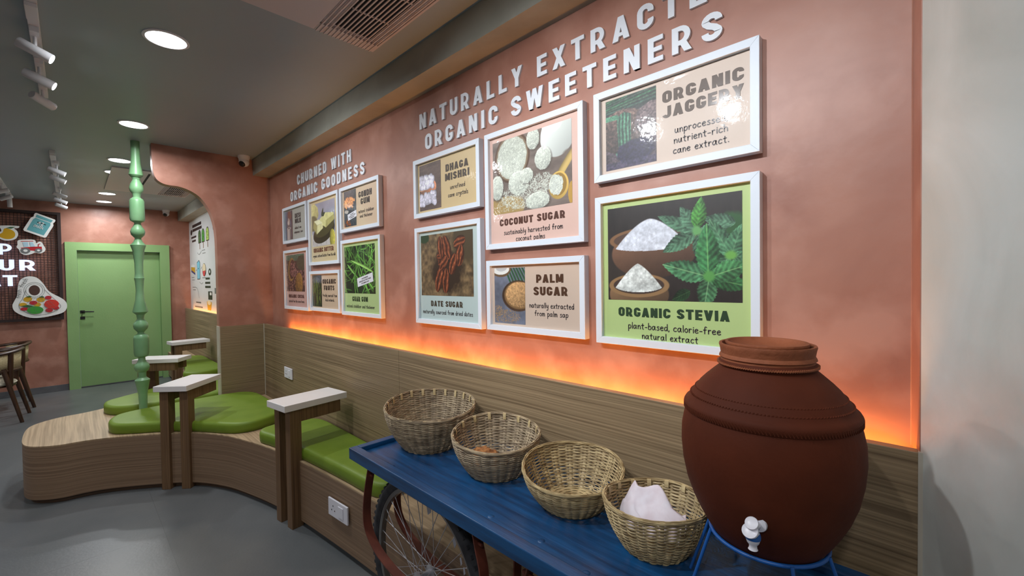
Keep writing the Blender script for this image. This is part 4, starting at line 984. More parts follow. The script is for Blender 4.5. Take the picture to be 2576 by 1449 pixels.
# ------------------------------------------------------------------ printed photographs (flat pictures on the posters)
class Pic:
    def __init__(s, w_, h_, nx, ny, bg, seed=1):
        s.nx, s.ny = nx, ny; s.w, s.h = w_, h_; s.a = w_/h_
        u = np.linspace(0, 1, nx); v = np.linspace(0, 1, ny); s.U, s.V = np.meshgrid(u, v); s.X = s.U*s.a; s.Y = s.V
        s.c = np.zeros((ny, nx, 3)); s.c[:] = bg; s.r = np.random.RandomState(seed)
    def noise(s, fx, fy=None, oct=4, seed=0):
        fy = fy or fx; out = 0; amp = 1; tot = 0; r = np.random.RandomState(seed+100)
        for o_ in range(oct):
            gx, gy = int(fx*s.a*2**o_)+3, int(fy*2**o_)+3; g = r.rand(gy, gx)
            x = s.U*(gx-2); y = s.V*(gy-2); xi = x.astype(int); yi = y.astype(int); xf = x-xi; yf = y-yi
            xf = xf*xf*(3-2*xf); yf = yf*yf*(3-2*yf)
            n = (g[yi, xi]*(1-xf)+g[yi, xi+1]*xf)*(1-yf)+(g[yi+1, xi]*(1-xf)+g[yi+1, xi+1]*xf)*yf
            out = out+n*amp; tot += amp; amp *= .55
        return out/tot
    def mix(s, m, col):
        m = np.clip(m, 0, 1)[..., None]; s.c = s.c*(1-m)+np.array(col)*m if not (isinstance(col, np.ndarray) and col.ndim == 3) else s.c*(1-m)+col*m
    def loc(s, cx_, cy_, rx, ry, rot=0):
        dx = s.X-cx_*s.a; dy = s.Y-cy_; c_, n_ = math.cos(rot), math.sin(rot)
        return (dx*c_+dy*n_)/rx, (-dx*n_+dy*c_)/ry
    def ell(s, cx_, cy_, rx, ry, col, rot=0, soft=.04, rag=0, f=10, seed=0, shade=None):
        a, b = s.loc(cx_, cy_, rx, ry, rot); d = np.sqrt(a*a+b*b)
        if rag: d = d+(s.noise(f, seed=seed)-.5)*rag
        m = np.clip((1-d)/soft+.5, 0, 1)
        if shade is not None:
            col = np.array(col)[None, None]*(1+shade[0]*a+shade[1]*b+shade[2]*(s.noise(f*2, seed=seed+3)-.5))[..., None]
            s.mix(m, np.clip(col, 0, 1))
        else: s.mix(m, col)
        return m
    def leaf(s, cx_, cy_, L, W, rot, col, vein=.8, hi=None, seed=0):
        a, b = s.loc(cx_, cy_, 1, 1, rot); t = a/L; ok = (t > 0) & (t < 1); tt = np.clip(t, 0, 1)
        wd = W*np.sin(PI*tt**.75)**.85+1e-6; wd = wd*(1+.06*np.sin(tt*70))
        d = np.abs(b)/wd; m = ok*np.clip((1-d)/.08, 0, 1)
        sh = .80+.40*np.clip(b/wd, -1, 1)*.5+.13*np.sin((tt*7-d*1.6+.35*s.noise(9, seed=seed+1))*2*PI)*(d < .95)+.75*(s.noise(26, seed=seed)-.5)
        c_ = np.array(col)[None, None]*np.clip(sh, .3, 1.5)[..., None]
        s.mix(m, np.clip(c_, 0, 1)); mid = ok*np.clip(1-np.abs(b)/(W*.07), 0, 1); s.mix(mid*vein, hi or (.62, .82, .5))
    def lumps(s, pts, rad, col, shadow=(.25, .2, .2), jitter=.3, seed=0, mask=None):
        r = np.random.RandomState(seed); F1 = np.full(s.X.shape, 9.); ID = np.zeros(s.X.shape, int)
        for i, p in enumerate(pts):
            d = np.hypot(s.X-p[0]*s.a, s.Y-p[1])/(rad*(1+jitter*(r.rand()-.5))); w_ = d < F1; F1[w_] = d[w_]; ID[w_] = i
        k = r.rand(len(pts))*.3+.85; sh = np.sqrt(np.clip(1-F1**2, 0, 1))*.75+.3
        m = np.clip((1-F1)/.12, 0, 1)
        if mask is not None: m = m*mask
        s.mix(m, np.clip(np.array(col)[None, None]*(sh*k[ID])[..., None], 0, 1))
    def stroke(s, x0, y0, x1, y1, wd, col, taper=.5, shade=.5, bow_=0):
        a = np.array([x0*s.a, y0]); b = np.array([x1*s.a, y1]); L = np.hypot(*(b-a)); t = (b-a)/L; n = np.array([-t[1], t[0]])
        px = s.X-a[0]; py = s.Y-a[1]; q = (px*t[0]+py*t[1])/L; d = (px*n[0]+py*n[1])-bow_*np.sin(PI*np.clip(q, 0, 1))
        wl = wd*(1-taper*np.abs(2*q-1)**3); m = (q > 0)*(q < 1)*np.clip((1-np.abs(d)/wl)/.15, 0, 1)
        s.mix(m, np.clip(np.array(col)[None, None]*(1-shade*np.clip(d/wl, -1, 1)*.6-.25*np.abs(d/wl)**2)[..., None], 0, 1))
    def grain(s, k=.05, f=60): s.c = np.clip(s.c*(1+k*2*(s.noise(f, oct=2, seed=77)-.5))[..., None], 0, 1)
    def build(s, x0, z0, y, mat, parent, o0):
        nx, ny = s.nx, s.ny; co = np.stack([x0+s.U*s.w-o0[0], np.full(s.U.shape, y), z0+s.V*s.h-o0[1]], -1).reshape(-1, 3)
        i = (np.arange(ny-1)[:, None]*nx+np.arange(nx-1)[None]).reshape(-1); F_ = np.stack([i, i+1, i+nx+1, i+nx], 1)
        me = bpy.data.meshes.new('photo_print'); me.vertices.add(len(co)); me.vertices.foreach_set('co', co.reshape(-1))
        me.loops.add(F_.size); me.loops.foreach_set('vertex_index', F_.reshape(-1).astype(np.int32)); me.polygons.add(len(F_))
        me.polygons.foreach_set('loop_start', (np.arange(len(F_))*4).astype(np.int32)); me.update(); me.validate()
        at = me.color_attributes.new('print', 'FLOAT_COLOR', 'POINT'); c_ = s.c.reshape(-1, 3)
        lin = np.where(c_ <= .04045, c_/12.92, ((c_+.055)/1.055)**2.4); at.data.foreach_set('color', np.c_[lin, np.ones(len(lin))].reshape(-1).astype(np.float32))
        me.materials.append(mat); o = bpy.data.objects.new('photo_print', me); return link(o, parent)
def glossy(m, bump=.018):
    nt = m.node_tree; b = nt.nodes['Principled BSDF']; b.inputs['Roughness'].default_value = .45; b.inputs['Coat Weight'].default_value = 1; b.inputs['Coat Roughness'].default_value = .045
    n = nt.nodes.new('ShaderNodeTexNoise'); n.inputs['Scale'].default_value = 55; n.inputs['Detail'].default_value = 3
    n2 = nt.nodes.new('ShaderNodeTexCoord'); nt.links.new(n2.outputs['Object'], n.inputs['Vector'])
    bp = nt.nodes.new('ShaderNodeBump'); bp.inputs['Strength'].default_value = bump*10; bp.inputs['Distance'].default_value = .0022
    nt.links.new(n.outputs['Fac'], bp.inputs['Height']); nt.links.new(bp.outputs[0], b.inputs['Coat Normal']); return m
m_pic = newmat('photo_ink', (.5, .5, .5, 1), .4); nt = m_pic.node_tree; ca = nt.nodes.new('ShaderNodeVertexColor'); ca.layer_name = 'print'; nt.links.new(ca.outputs[0], nt.nodes['Principled BSDF'].inputs['Base Color']); glossy(m_pic)

def woodbg(p, c1, c2, f=(3, 30), seed=5):
    n = p.noise(*f, seed=seed); p.c[:] = np.array(c1)[None, None]*(1-n[..., None])+np.array(c2)[None, None]*n[..., None]
def pic_milk(p):
    p.c[:] = np.array((.36, .37, .44)); n = p.noise(4, seed=1); p.c *= (.7+.6*n)[..., None]
    p.ell(.60, .84, .17, .16, (.50, .34, .30), rag=.6, f=9); p.ell(.5, .62, .12, .13, (.72, .64, .60), rag=.5, f=8); p.ell(.42, .60, .05, .08, (.90, .86, .82), rag=.3)
    p.ell(.5, .46, .13, .06, (.45, .40, .40)); p.ell(.5, .40, .17, .045, (.55, .50, .48)); 
    a, b = p.loc(.52, .2, .2, .24); m = (np.abs(a) < 1)*(b < .75); p.mix(m, np.array((.74, .70, .68))[None, None]*(.75+.3*np.cos(a*2.2+.5))[..., None]); p.ell(.52, .395, .19, .03, (.86, .83, .80)); p.ell(.52, .395, .14, .018, (.3, .28, .28))
    p.mix((p.U > .88)*.8, (.33, .24, .22))
def pic_butter(p):
    p.c[:] = np.array((.62, .62, .68))*1.0; n = p.noise(3, seed=3); p.c *= (.9+.2*n)[..., None]
    p.ell(.08, .78, .30, .22, (.82, .78, .52), rag=.2, shade=(-.1, .1, .3)); p.ell(.06, .55, .26, .18, (.45, .42, .28), soft=.2)
    a = np.clip((.30-p.V)/.03, 0, 1); p.mix(a, (.80, .78, .76)); 
    for x in (.05, .22, .4, .62, .82): p.stroke(x, 0, x+.02, .32, .005, (.45, .42, .42))
    p.ell(.52, .32, .60, .24, (.22, .20, .12), rot=.18, soft=.03); p.ell(.55, .42, .55, .2, (.32, .30, .17), rot=.2, soft=.05)
    def blk(P, col):
        m = np.ones(p.X.shape)
        for i in range(len(P)):
            x0, y0 = P[i]; x1, y1 = P[(i+1) % len(P)]; e = (x1-x0)*(p.V-y0)-(y1-y0)*(p.U-x0); m *= np.clip(e/.004+.5, 0, 1)
        p.mix(m, np.clip(np.array(col)[None, None]*(.93+.2*p.noise(14, seed=9))[..., None], 0, 1))
    blk([(.30, .55), (.62, .40), (.98, .55), (.95, .70), (.62, .74), (.38, .64)], (.86, .84, .58)); blk([(.62, .40), (.98, .55), (.96, .66), (.62, .56)], (.70, .67, .42))
    blk([(.05, .45), (.22, .28), (.26, .48), (.10, .60)], (.66, .63, .40)); blk([(.22, .28), (.50, .40), (.48, .52), (.24, .49)], (.90, .88, .66)); blk([(.10, .60), (.24, .49), (.48, .52), (.32, .62)], (.95, .94, .76))
    p.leaf(.45, .67, .22, .05, 1.1, (.20, .25, .16)); p.leaf(.47, .68, .18, .04, .4, (.2, .26, .18)); p.ell(.88, .12, .14, .22, (.72, .68, .30), rag=.2, shade=(.3, 0, .4))
def pic_gondh(p):
    p.c[:] = np.array((.25, .27, .29)); p.c *= (.6+.8*p.noise(5, seed=4))[..., None]
    r = np.random.RandomState(2); pts = [(.45+.42*math.cos(a)*q, .66+.16*math.sin(a)*q) for a, q in zip(r.rand(70)*6.28, np.sqrt(r.rand(70)))]
    p.ell(.45, .66, .17, .14, (.62, .36, .20), rag=.3); p.lumps(pts, .05, (.94, .62, .38), seed=3); pts = [(.05+r.rand()*.5, .02+.18*r.rand()) for _ in range(26)]; p.lumps(pts, .03, (.62, .34, .16), seed=5)
    p.ell(.2, .42, .12, .05, (.75, .72, .68), rag=.8, f=20); p.grain(.3, 30)
def pic_cocoa(p):
    p.c[:] = np.array((.20, .14, .12)); r = np.random.RandomState(8)
    pts = [(r.rand(), r.rand()*.75) for _ in range(170)]; p.lumps(pts, .036, (.52, .36, .33), seed=2)
    p.ell(.5, .97, .9, .14, (.30, .42, .34), rag=.3, f=6, shade=(0, 0, .6)); p.ell(.85, .76, .35, .2, (.22, .24, .16), rag=.2)
    m = p.ell(.30, .60, .26, .32, (.58, .45, .24), rot=-.35, shade=(.2, 0, .4)); p.ell(.34, .60, .20, .27, (.22, .13, .12), rot=-.35)
    pts = [(.26+.28*r.rand(), .42+.34*r.rand()) for _ in range(50)]; p.lumps(pts, .036, (.56, .38, .36), seed=9)
    a, b = p.loc(.70, .22, .26, .30, -.2); m = p.ell(.70, .20, .27, .30, (.55, .40, .18), rot=-.2, shade=(.2, .2, .5)); p.mix(m*(.5+.5*np.sin(a*16))*.35, (.30, .2, .08)); p.grain(.25, 40)
def pic_fruit(p):
    p.c[:] = np.array((.16, .20, .11)); p.c *= (.5+1.0*p.noise(4, 3, seed=7))[..., None]; r = np.random.RandomState(3)
    p.ell(.4, .85, .3, .1, (.30, .32, .30), rag=.6)
    for i in range(26): x = r.rand(); y = r.rand()*.6; p.stroke(x, y, x+.3*(r.rand()-.5), y+.25+.2*r.rand(), .006+.012*r.rand(), [(.45, .55, .2), (.6, .68, .3), (.14, .2, .08), (.3, .42, .14)][i % 4])
    p.grain(.3, 40)
def pic_guar(p):
    p.c[:] = np.array((.08, .16, .06)); r = np.random.RandomState(12)
    for i in range(130):
        x, y = r.rand()*1.3-.15, r.rand()*1.3-.15; a = r.choice([1.9, 2.3, 1.2, .5, 2.7, 1.6])+r.randn()*.25; L = .35+.3*r.rand(); g = .55+.5*r.rand()*(.4+i/130)
        p.stroke(x, y, x+L*math.cos(a)/p.a, y+L*math.sin(a), .014+.013*r.rand(), np.clip(np.array((.40, .66, .26))*g*1.05, 0, 1), .75, .8, bow_=.02*r.randn())
    p.stroke(.22, .70, .95, .43, .032, (.62, .84, .42), .8, .5, bow_=.02); p.stroke(.1, .62, .35, .40, .03, (.52, .76, .36), .8, .5); p.grain(.12, 50)
def pic_dhaga(p):
    woodbg(p, (.26, .20, .18), (.50, .40, .35), (2, 8)); r = np.random.RandomState(4)
    p.ell(.42, .44, .30, .20, (.72, .46, .32), rot=.25, shade=(.35, .1, .2)); p.mix(p.ell(.36, .53, .29, .07, (.86, .62, .46), rot=.25)*0, (1, 1, 1))
    p.ell(.34, .56, .26, .12, (.74, .72, .78), rag=.25, f=8); pts = [(.02+.62*r.rand(), .50+.22*r.rand()) for _ in range(60)]; p.lumps(pts, .075, (.90, .88, .94), seed=3)
    p.ell(.36, .24, .30, .12, (.66, .64, .70), rag=.25, f=8); pts = [(.04+.70*r.rand(), .13+.22*r.rand()) for _ in range(60)]; p.lumps(pts, .07, (.84, .82, .88), seed=6); p.ell(.72, .15, .03, .028, (.86, .84, .88)); p.grain(.1, 50)
def pic_date(p):
    p.c[:] = np.array((.45, .37, .26)); n = p.noise(14, 14, seed=6); p.c *= (.45+1.05*n)[..., None]; p.ell(.08, .95, .14, .08, (.16, .25, .14), rag=.5); p.ell(.85, .85, .3, .35, (.30, .25, .17), rag=.4, soft=.3)
    p.ell(.52, .40, .40, .34, (.20, .15, .10), rag=.5, soft=.3)
    for (x, y, L, W, a) in ((.66, .78, .30, .10, .35), (.74, .46, .34, .11, 1.35), (.60, .34, .34, .11, 1.25), (.36, .50, .30, .10, .45), (.33, .62, .34, .10, .1), (.44, .60, .36, .10, 1.75), (.58, .58, .40, .11, 1.95), (.33, .06, .46, .11, 1.30), (.50, .04, .40, .10, 1.55), (.40, .42, .28, .10, .85)):
        a_, b_ = p.loc(x, y, 1, 1, a); t_ = np.clip(a_/L, 0, 1); ok = (a_ > 0)*(a_ < L); wd = W*np.sqrt(np.clip(1-(2*t_-1)**2, 0, 1))+1e-6; d = b_/wd; m = ok*np.clip((1-np.abs(d))/.12, 0, 1)
        s_ = .55+.5*np.sin(d*7+t_*3+p.noise(8, seed=3)*5)*.7+.3*(p.noise(30, seed=4)-.5); hl = np.clip(s_-.85, 0, 1)*1.6
        rim = np.clip((np.abs(d)-.78)/.22, 0, 1); col = np.array((.46, .24, .14))[None, None]*np.clip(s_+.30, .15, 2)[..., None]*(1-.75*rim[..., None])+hl[..., None]*np.array((.9, .72, .6)); p.mix(m, np.clip(col, 0, 1))
def flakes(p, x, y, rx, ry, n, seed, col=(.88, .9, .84), L=.018, w_=.0035):
    r = np.random.RandomState(seed)
    for _ in range(n):
        a = r.rand()*6.28; q = math.sqrt(r.rand()); cx_, cy_ = x+rx*q*math.cos(a)/p.a, y+ry*q*math.sin(a); t_ = r.rand()*3.14; l = L*(.5+r.rand())
        x0 = int(max(0, (cx_-l/p.a)*p.nx)-2); x1 = int(min(p.nx, (cx_+l/p.a)*p.nx+3)); y0 = int(max(0, (cy_-l)*p.ny)-2); y1 = int(min(p.ny, (cy_+l)*p.ny+3))
        if x1-x0 < 2 or y1-y0 < 2 or x0 < 0 or y0 < 0: continue
        X = p.X[y0:y1, x0:x1]-cx_*p.a; Y = p.Y[y0:y1, x0:x1]-cy_; u_ = X*math.cos(t_)+Y*math.sin(t_); v_ = -X*math.sin(t_)+Y*math.cos(t_)
        m = (np.clip((1-np.abs(u_)/l)*4, 0, 1)*np.clip((1-np.abs(v_)/w_)*1.5, 0, 1))[..., None]; k = .72+.38*r.rand()
        p.c[y0:y1, x0:x1] = p.c[y0:y1, x0:x1]*(1-m)+np.clip(np.array(col)*k, 0, 1)*m
def pic_coco(p):
    woodbg(p, (.36, .31, .28), (.58, .52, .48), (3, 9), 3)
    p.ell(.20, .08, .34, .16, (.66, .55, .34), soft=.1, rag=.3); 
    p.ell(.27, .74, .33, .34, (.36, .26, .19), shade=(0, .1, .3)); p.ell(.27, .74, .30, .31, (.52, .44, .34)); p.ell(.27, .74, .275, .285, (.76, .78, .72), rag=.08, f=20); flakes(p, .27, .74, .26, .27, 900, 1)
    p.ell(.27, .62, .17, .13, (.80, .82, .76), soft=.5); flakes(p, .27, .62, .16, .12, 350, 2)
    p.ell(.84, .86, .27, .27, (.84, .86, .83), shade=(-.12, .12, 0)); p.ell(.78, 1.0, .16, .10, (.94, .95, .92)); p.ell(.98, .6, .1, .05, (.45, .4, .36), soft=.5)
    for i, (x, y, rx, ry) in enumerate(((.55, .90, .11, .135), (.67, .62, .135, .145), (.06, .37, .12, .17), (.36, .38, .19, .16), (.60, .10, .20, .11), (.46, .45, .12, .1))):
        p.ell(x+.01, y-.02, rx, ry, (.34, .3, .27), soft=.3); p.ell(x, y, rx, ry, (.78, .80, .75), rag=.10, f=22, seed=i, shade=(-.08, .22, .25)); flakes(p, x, y, rx*.98, ry*.98, int(9000*rx*ry)+140, 10+i, L=.014)
    p.stroke(.82, .30, 1.02, .62, .055, (.80, .68, .40), .2, .3); p.ell(.85, .24, .155, .17, (.80, .66, .34), shade=(.1, .1, 0)); p.ell(.85, .25, .125, .14, (.60, .47, .22)); p.ell(.82, .25, .11, .13, (.82, .84, .80), rag=.3, f=20); flakes(p, .82, .25, .1, .12, 180, 30); p.ell(1.0, .12, .06, .14, (.74, .58, .26))
    flakes(p, .42, .20, .42, .17, 650, 40, L=.022); flakes(p, .66, .32, .2, .12, 260, 41, L=.022); flakes(p, .2, .1, .2, .12, 90, 43)
def pic_palm(p):
    p.c[:] = np.array((.42, .44, .50)); p.c *= (.75+.5*p.noise(5, seed=2))[..., None]
    for i in range(8): p.stroke(.35+.09*i, 1.02, .55+.11*i, .72-.012*i, .022, (.16+.03*(i % 2), .34, .22), .3, .7)
    p.ell(.22, .97, .26, .13, (.42, .32, .22), rag=.1); p.ell(.22, .98, .22, .10, (.90, .90, .88)); p.ell(.24, 1.0, .14, .06, (.74, .74, .74))
    p.ell(.78, .50, .40, .275, (.28, .20, .14), shade=(.1, -.1, .3)); p.ell(.80, .51, .36, .245, (.50, .38, .24)); p.ell(.82, .52, .34, .225, (.72, .56, .38), rag=.06, shade=(-.1, .15, .7), f=22)
    flakes(p, .40, .12, .34, .13, 420, 3, col=(.74, .58, .36), L=.014); flakes(p, .12, .22, .12, .1, 120, 5, col=(.74, .58, .36), L=.014); flakes(p, .82, .52, .3, .2, 300, 6, col=(.80, .64, .44), L=.01)
def pic_jag(p):
    woodbg(p, (.20, .17, .20), (.42, .36, .38), (4, 14), 4); p.mix(np.clip((p.V-.72)/.1, 0, 1)*.9, (.13, .20, .16)); 
    for i in range(7): p.stroke(-.05, .86+.03*i-.04, 1.05, .97+.05*i-.1, .016, (.20+.03*(i % 2), .32+.03*(i % 3), .26), .1, .6)
    p.ell(.34, .52, .42, .30, (.34, .27, .24), rag=.15, shade=(.1, .3, .9), f=14); p.ell(.92, .60, .25, .22, (.38, .32, .32), rag=.2, shade=(0, .3, .8), f=14)
    a = ((p.U > .20+.10*(1-p.V))*(p.U < .52)*(p.V > .24)*(p.V < .78-.3*np.abs(p.U-.38))); st = .75+.3*np.sin(p.U*95+4*p.noise(3, seed=2))
    p.mix(a*1., np.array((.30, .52, .40))[None, None]*st[..., None]); p.mix((p.U < .25)*(p.V > .70)*(p.V < .77)*1., (.32, .56, .43)); p.stroke(.22, .20, .48, .28, .035, (.30, .54, .42), .1, .4)
    p.ell(.60, .20, .28, .17, (.16, .14, .24), rag=.3, soft=.12, f=9); p.mix((p.V < .10)*.7, (.26, .24, .34)); p.grain(.45, 45)
def pic_stevia(p):
    woodbg(p, (.11, .10, .09), (.20, .17, .16), (14, 3), 9)
    p.mix(np.clip((.62-p.U)*3, 0, 1)*np.clip((.25-np.abs(p.V-.3))*3, 0, .6), (.24, .21, .18))
    # back bowl
    a, b = p.loc(.36, .60, .50, .11); m = p.ell(.37, .49, .46, .26, (.40, .29, .22), shade=(-.15, .35, .1)); p.ell(.36, .64, .475, .125, (.52, .38, .26)); p.ell(.36, .64, .42, .095, (.34, .26, .22))
    m = np.clip((1-(np.abs(p.X-.36*p.a)/.40)**1.6-(p.V-.56)/.29)/.04, 0, 1)*(p.V > .575-.06*np.sqrt(np.clip(1-((p.X-.36*p.a)/.42)**2, 0, 1)))*(np.abs(p.X-.36*p.a) < .41)
    p.mix(m, np.clip(np.array((.84, .86, .90))[None, None]*(.72+.30*p.noise(40, oct=3, seed=4)+.30*p.noise(12, seed=24)*np.clip((.75-p.V)/.12, .2, 1)+.12*(p.V-.6)/.2)[..., None], 0, 1))
    # front bowl
    p.ell(.26, .06, .34, .20, (.44, .34, .24), shade=(-.2, .3, .1)); p.ell(.26, .155, .345, .125, (.58, .45, .30)); p.ell(.26, .16, .29, .095, (.26, .20, .17))
    m = np.clip((1-(np.abs(p.X-.26*p.a)/.28)**1.35-(p.V-.12)/.27)/.03, 0, 1)*(p.V > .155-.07*np.sqrt(np.clip(1-((p.X-.26*p.a)/.28)**2, 0, 1)))*(np.abs(p.X-.26*p.a) < .28)
    p.mix(m, np.clip(np.array((.86, .88, .86))[None, None]*(.56+.45*p.noise(11, seed=14)+.35*p.noise(45, oct=2, seed=15))[..., None], 0, 1))
    # leaves
    p.ell(.92, .66, .20, .14, (.17, .34, .18), rag=.7, f=8, soft=.3); p.ell(.86, .36, .16, .2, (.12, .24, .14), rag=.6, soft=.3)
    bk = (.36, .54, .42)
    for (x, y, L, W, r_) in ((.96, .72, .30, .07, 2.9), (.72, .66, .30, .065, .15), (.70, .66, .37, .085, 3.62), (.70, .68, .42, .070, 2.70), (.70, .70, .27, .075, 2.15), (.72, .64, .33, .095, 5.0)): p.leaf(x, y, L, W, r_, bk, .2, hi=(.5, .66, .5), seed=int(x*90+r_*7))
    p.leaf(.71, .70, .30, .075, 1.42, (.32, .62, .26), .3, hi=(.5, .78, .4)); p.ell(.71, .68, .05, .05, (.40, .64, .38), rag=.6, soft=.5)
    for (x, y, L, W, r_) in ((.93, .42, .40, .085, 2.05), (.93, .42, .30, .085, 1.25), (.93, .42, .25, .06, -.1), (.92, .42, .26, .07, 4.1)): p.leaf(x, y, L, W, r_, (.34, .56, .40), .4, hi=(.6, .76, .58), seed=int(y*60+r_*5))
    p.ell(.93, .43, .05, .04, (.42, .66, .30), soft=.6)
    p.leaf(.66, .10, .2, .06, 3.6, (.12, .26, .14), .3)
    p.leaf(.79, .22, .30, .095, 4.55, (.32, .54, .36), hi=(.6, .78, .55), seed=7); p.leaf(.80, .22, .36, .085, -.22, (.22, .46, .26), hi=(.5, .74, .44), seed=6)
    p.leaf(.80, .24, .36, .10, .30, (.30, .56, .34), hi=(.6, .8, .52), seed=5); p.leaf(.78, .24, .46, .105, 2.86, (.32, .56, .38), hi=(.62, .80, .56), seed=3)
    p.leaf(.785, .27, .47, .115, 1.60, (.26, .54, .32), hi=(.55, .82, .48), seed=4); p.ell(.79, .245, .05, .05, (.34, .60, .30), rag=.5, soft=.5)

YF = 1.385          # print plane
fm = {}
def ink(c): 
    k = 'ink_%d_%d_%d' % c
    if k not in fm: fm[k] = newmat(k, srgb(*c), .5, coat=.35, coat_r=.12)
    return fm[k]
def poster(label, x0, x1, z0, z1, bg, photo, painter, res, titles, caps, tcol=(70, 44, 32), hs=.0, tagtxt=None):
    xc, zc = (x0+x1)/2, (z0+z1)/2; t = thing('framed_poster', label, 'poster', (xc, YW, zc), 0, 'white framed ingredient posters')
    b = .0245; hw, hh = (x1-x0)/2, (z1-z0)/2
    def bar(P):
        bm = bmesh.new(); A = [bm.verts.new((p[0], -.030, p[1])) for p in P]; B = [bm.verts.new((p[0], 0, p[1])) for p in P]
        bm.faces.new(A); bm.faces.new(B[::-1])
        for i in range(4): bm.faces.new((A[i], B[i], B[(i+1) % 4], A[(i+1) % 4]))
        bmesh.ops.recalc_face_normals(bm, faces=bm.faces[:]); bmesh.ops.bevel(bm, geom=bm.edges[:], offset=.0008, segments=1, affect='EDGES'); return obj('frame_bar', bm, m_wframe, t)
    bar([(-hw, hh), (hw, hh), (hw-b, hh-b), (-hw+b, hh-b)]); bar([(-hw, -hh), (-hw+b, -hh+b), (hw-b, -hh+b), (hw, -hh)])
    bar([(-hw, -hh), (-hw, hh), (-hw+b, hh-b), (-hw+b, -hh+b)]); bar([(hw, hh), (hw, -hh), (hw-b, -hh+b), (hw-b, hh-b)])
    yl = YF-YW
    mb = glossy(newmat('poster_paper', srgb(*bg), .5)) if bg not in fm else fm[bg]; fm[bg] = mb
    obj('poster_sheet', nbox(-hw+b-.001, hw-b+.001, yl, -.004, -hh+b-.001, hh-b+.001), mb, t)
    px0, px1, pz0, pz1 = photo; p = Pic(px1-px0, pz1-pz0, res[0], res[1], (.5, .5, .5)); painter(p); p.build(px0, pz0, yl-.0008, m_pic, t, (xc, zc))
    for s_, a, c_, z_, h_ in titles:
        out, sx, sy, base = wordrow(s_, c_-a, h_, .030, .12, .40)
        bmj = bmesh.new()
        for ch, gx, w_ in out:
            me = glyph(ch, .030).copy(); lo, hi, arr = bbox(me); q = np.array([((v[0]+gx)*sx+a-xc, yl-.0009-.03*v[2], (v[1]-base)*sy+z_-zc) for v in arr]); me.vertices.foreach_set('co', q.reshape(-1)); bmj.from_mesh(me); bpy.data.meshes.remove(me)
        o = obj('title_text', bmj, ink(tcol), t)
    for s_, a, c_, z_ in caps:
        obj('caption_text', handwrite(s_, c_-a, .0125, lambda u_, v_: (a-xc+u_, yl-.0010, z_-zc+v_), .0030), ink((60, 52, 52)), t)
    if tagtxt:
        (tx, tz), (w_, h_), an = tagtxt; an = math.radians(an)
        R_ = lambda u_, v_, k: (tx-xc+u_*math.cos(an)-v_*math.sin(an), yl-k, tz-zc+u_*math.sin(an)+v_*math.cos(an))
        obj('paper_label', quad([R_(-w_/2, -h_/2, .0012), R_(w_/2, -h_/2, .0012), R_(w_/2, h_/2, .0012), R_(-w_/2, h_/2, .0012)]), ink((226, 226, 232)), t)
        for k, (s_, ww) in enumerate((('PATENTED', .40), ('PRESERVATIVE-FREE', .74), ('TECHNOLOGY', .5))):
            out, sx, sy, base = wordrow(s_, w_*ww, h_*.15, .02, .12, .4); bmj = bmesh.new()
            for ch, gx, _ in out:
                me = glyph(ch, .02).copy(); lo, hi, arr = bbox(me); q = np.array([R_((v[0]+gx)*sx-w_*ww/2, (v[1]-base)*sy+h_*(.20-.26*k)-h_*.03, .0016+.03*v[2]) for v in arr]); me.vertices.foreach_set('co', q.reshape(-1)); bmj.from_mesh(me); bpy.data.meshes.remove(me)
            obj('label_text', bmj, ink((60, 56, 60)), t)
    return t
CR, PK, MT, LG, TN, LP = (214, 186, 156), (216, 178, 164), (192, 200, 190), (184, 206, 140), (204, 182, 164), (208, 166, 156)
poster('small grey poster DESI MILK with a milk can picture', -4.29, -3.72, 1.852, 2.175, (176, 180, 172), (-4.258, -4.075, 1.886, 2.14), pic_milk, (60, 90), [('DESI', -4.013, -3.877, 2.061, .040), ('MILK', -4.013, -3.873, 2.015, .040)], [('milked from', -4.02, -3.872, 1.967), ('indigenous cows', -4.035, -3.838, 1.930)], (50, 44, 44))
poster('tall cream poster ORGANIC BUTTER with butter blocks', -3.682, -3.115, 1.637, 2.172, (214, 194, 150), (-3.636, -3.195, 1.785, 2.125), pic_butter, (110, 150), [('ORGANIC BUTTER', -3.612, -3.232, 1.738, .034)], [('organic cultured butter from the milk', -3.625, -3.20, 1.700)], (104, 52, 34))
poster('small cream poster GONDH GUM with orange gum crystals', -3.085, -2.515, 1.850, 2.172, CR, (-3.040, -2.852, 1.889, 2.140), pic_gondh, (70, 110), [('GONDH', -2.815, -2.630, 2.069, .040), ('GUM', -2.785, -2.660, 2.021, .040)], [('natural stabilizer', -2.82, -2.605, 1.965), ('and thickener', -2.80, -2.626, 1.933)], (56, 40, 34), tagtxt=((-2.915, 1.962), (.135, .044), 9))
poster('tall pink poster ORGANIC COCOA with cocoa pods', -4.29, -3.715, 1.262, 1.790, LP, (-4.258, -3.822, 1.422, 1.747), pic_cocoa, (110, 140), [('ORGANIC COCOA', -4.212, -3.842, 1.365, .030)], [('sourced from the cocoa farms.', -4.21, -3.838, 1.325)], (80, 42, 36))
poster('small cream poster ORGANIC FRUITS with green stalks', -3.685, -3.115, 1.270, 1.589, CR, (-3.656, -3.469, 1.305, 1.555), pic_fruit, (60, 100), [('ORGANIC', -3.450, -3.205, 1.487, .036), ('FRUITS', -3.426, -3.236, 1.437, .036)], [('freshly sourced from', -3.452, -3.195, 1.387), ('local orchards.', -3.403, -3.240, 1.352)], (58, 42, 30))
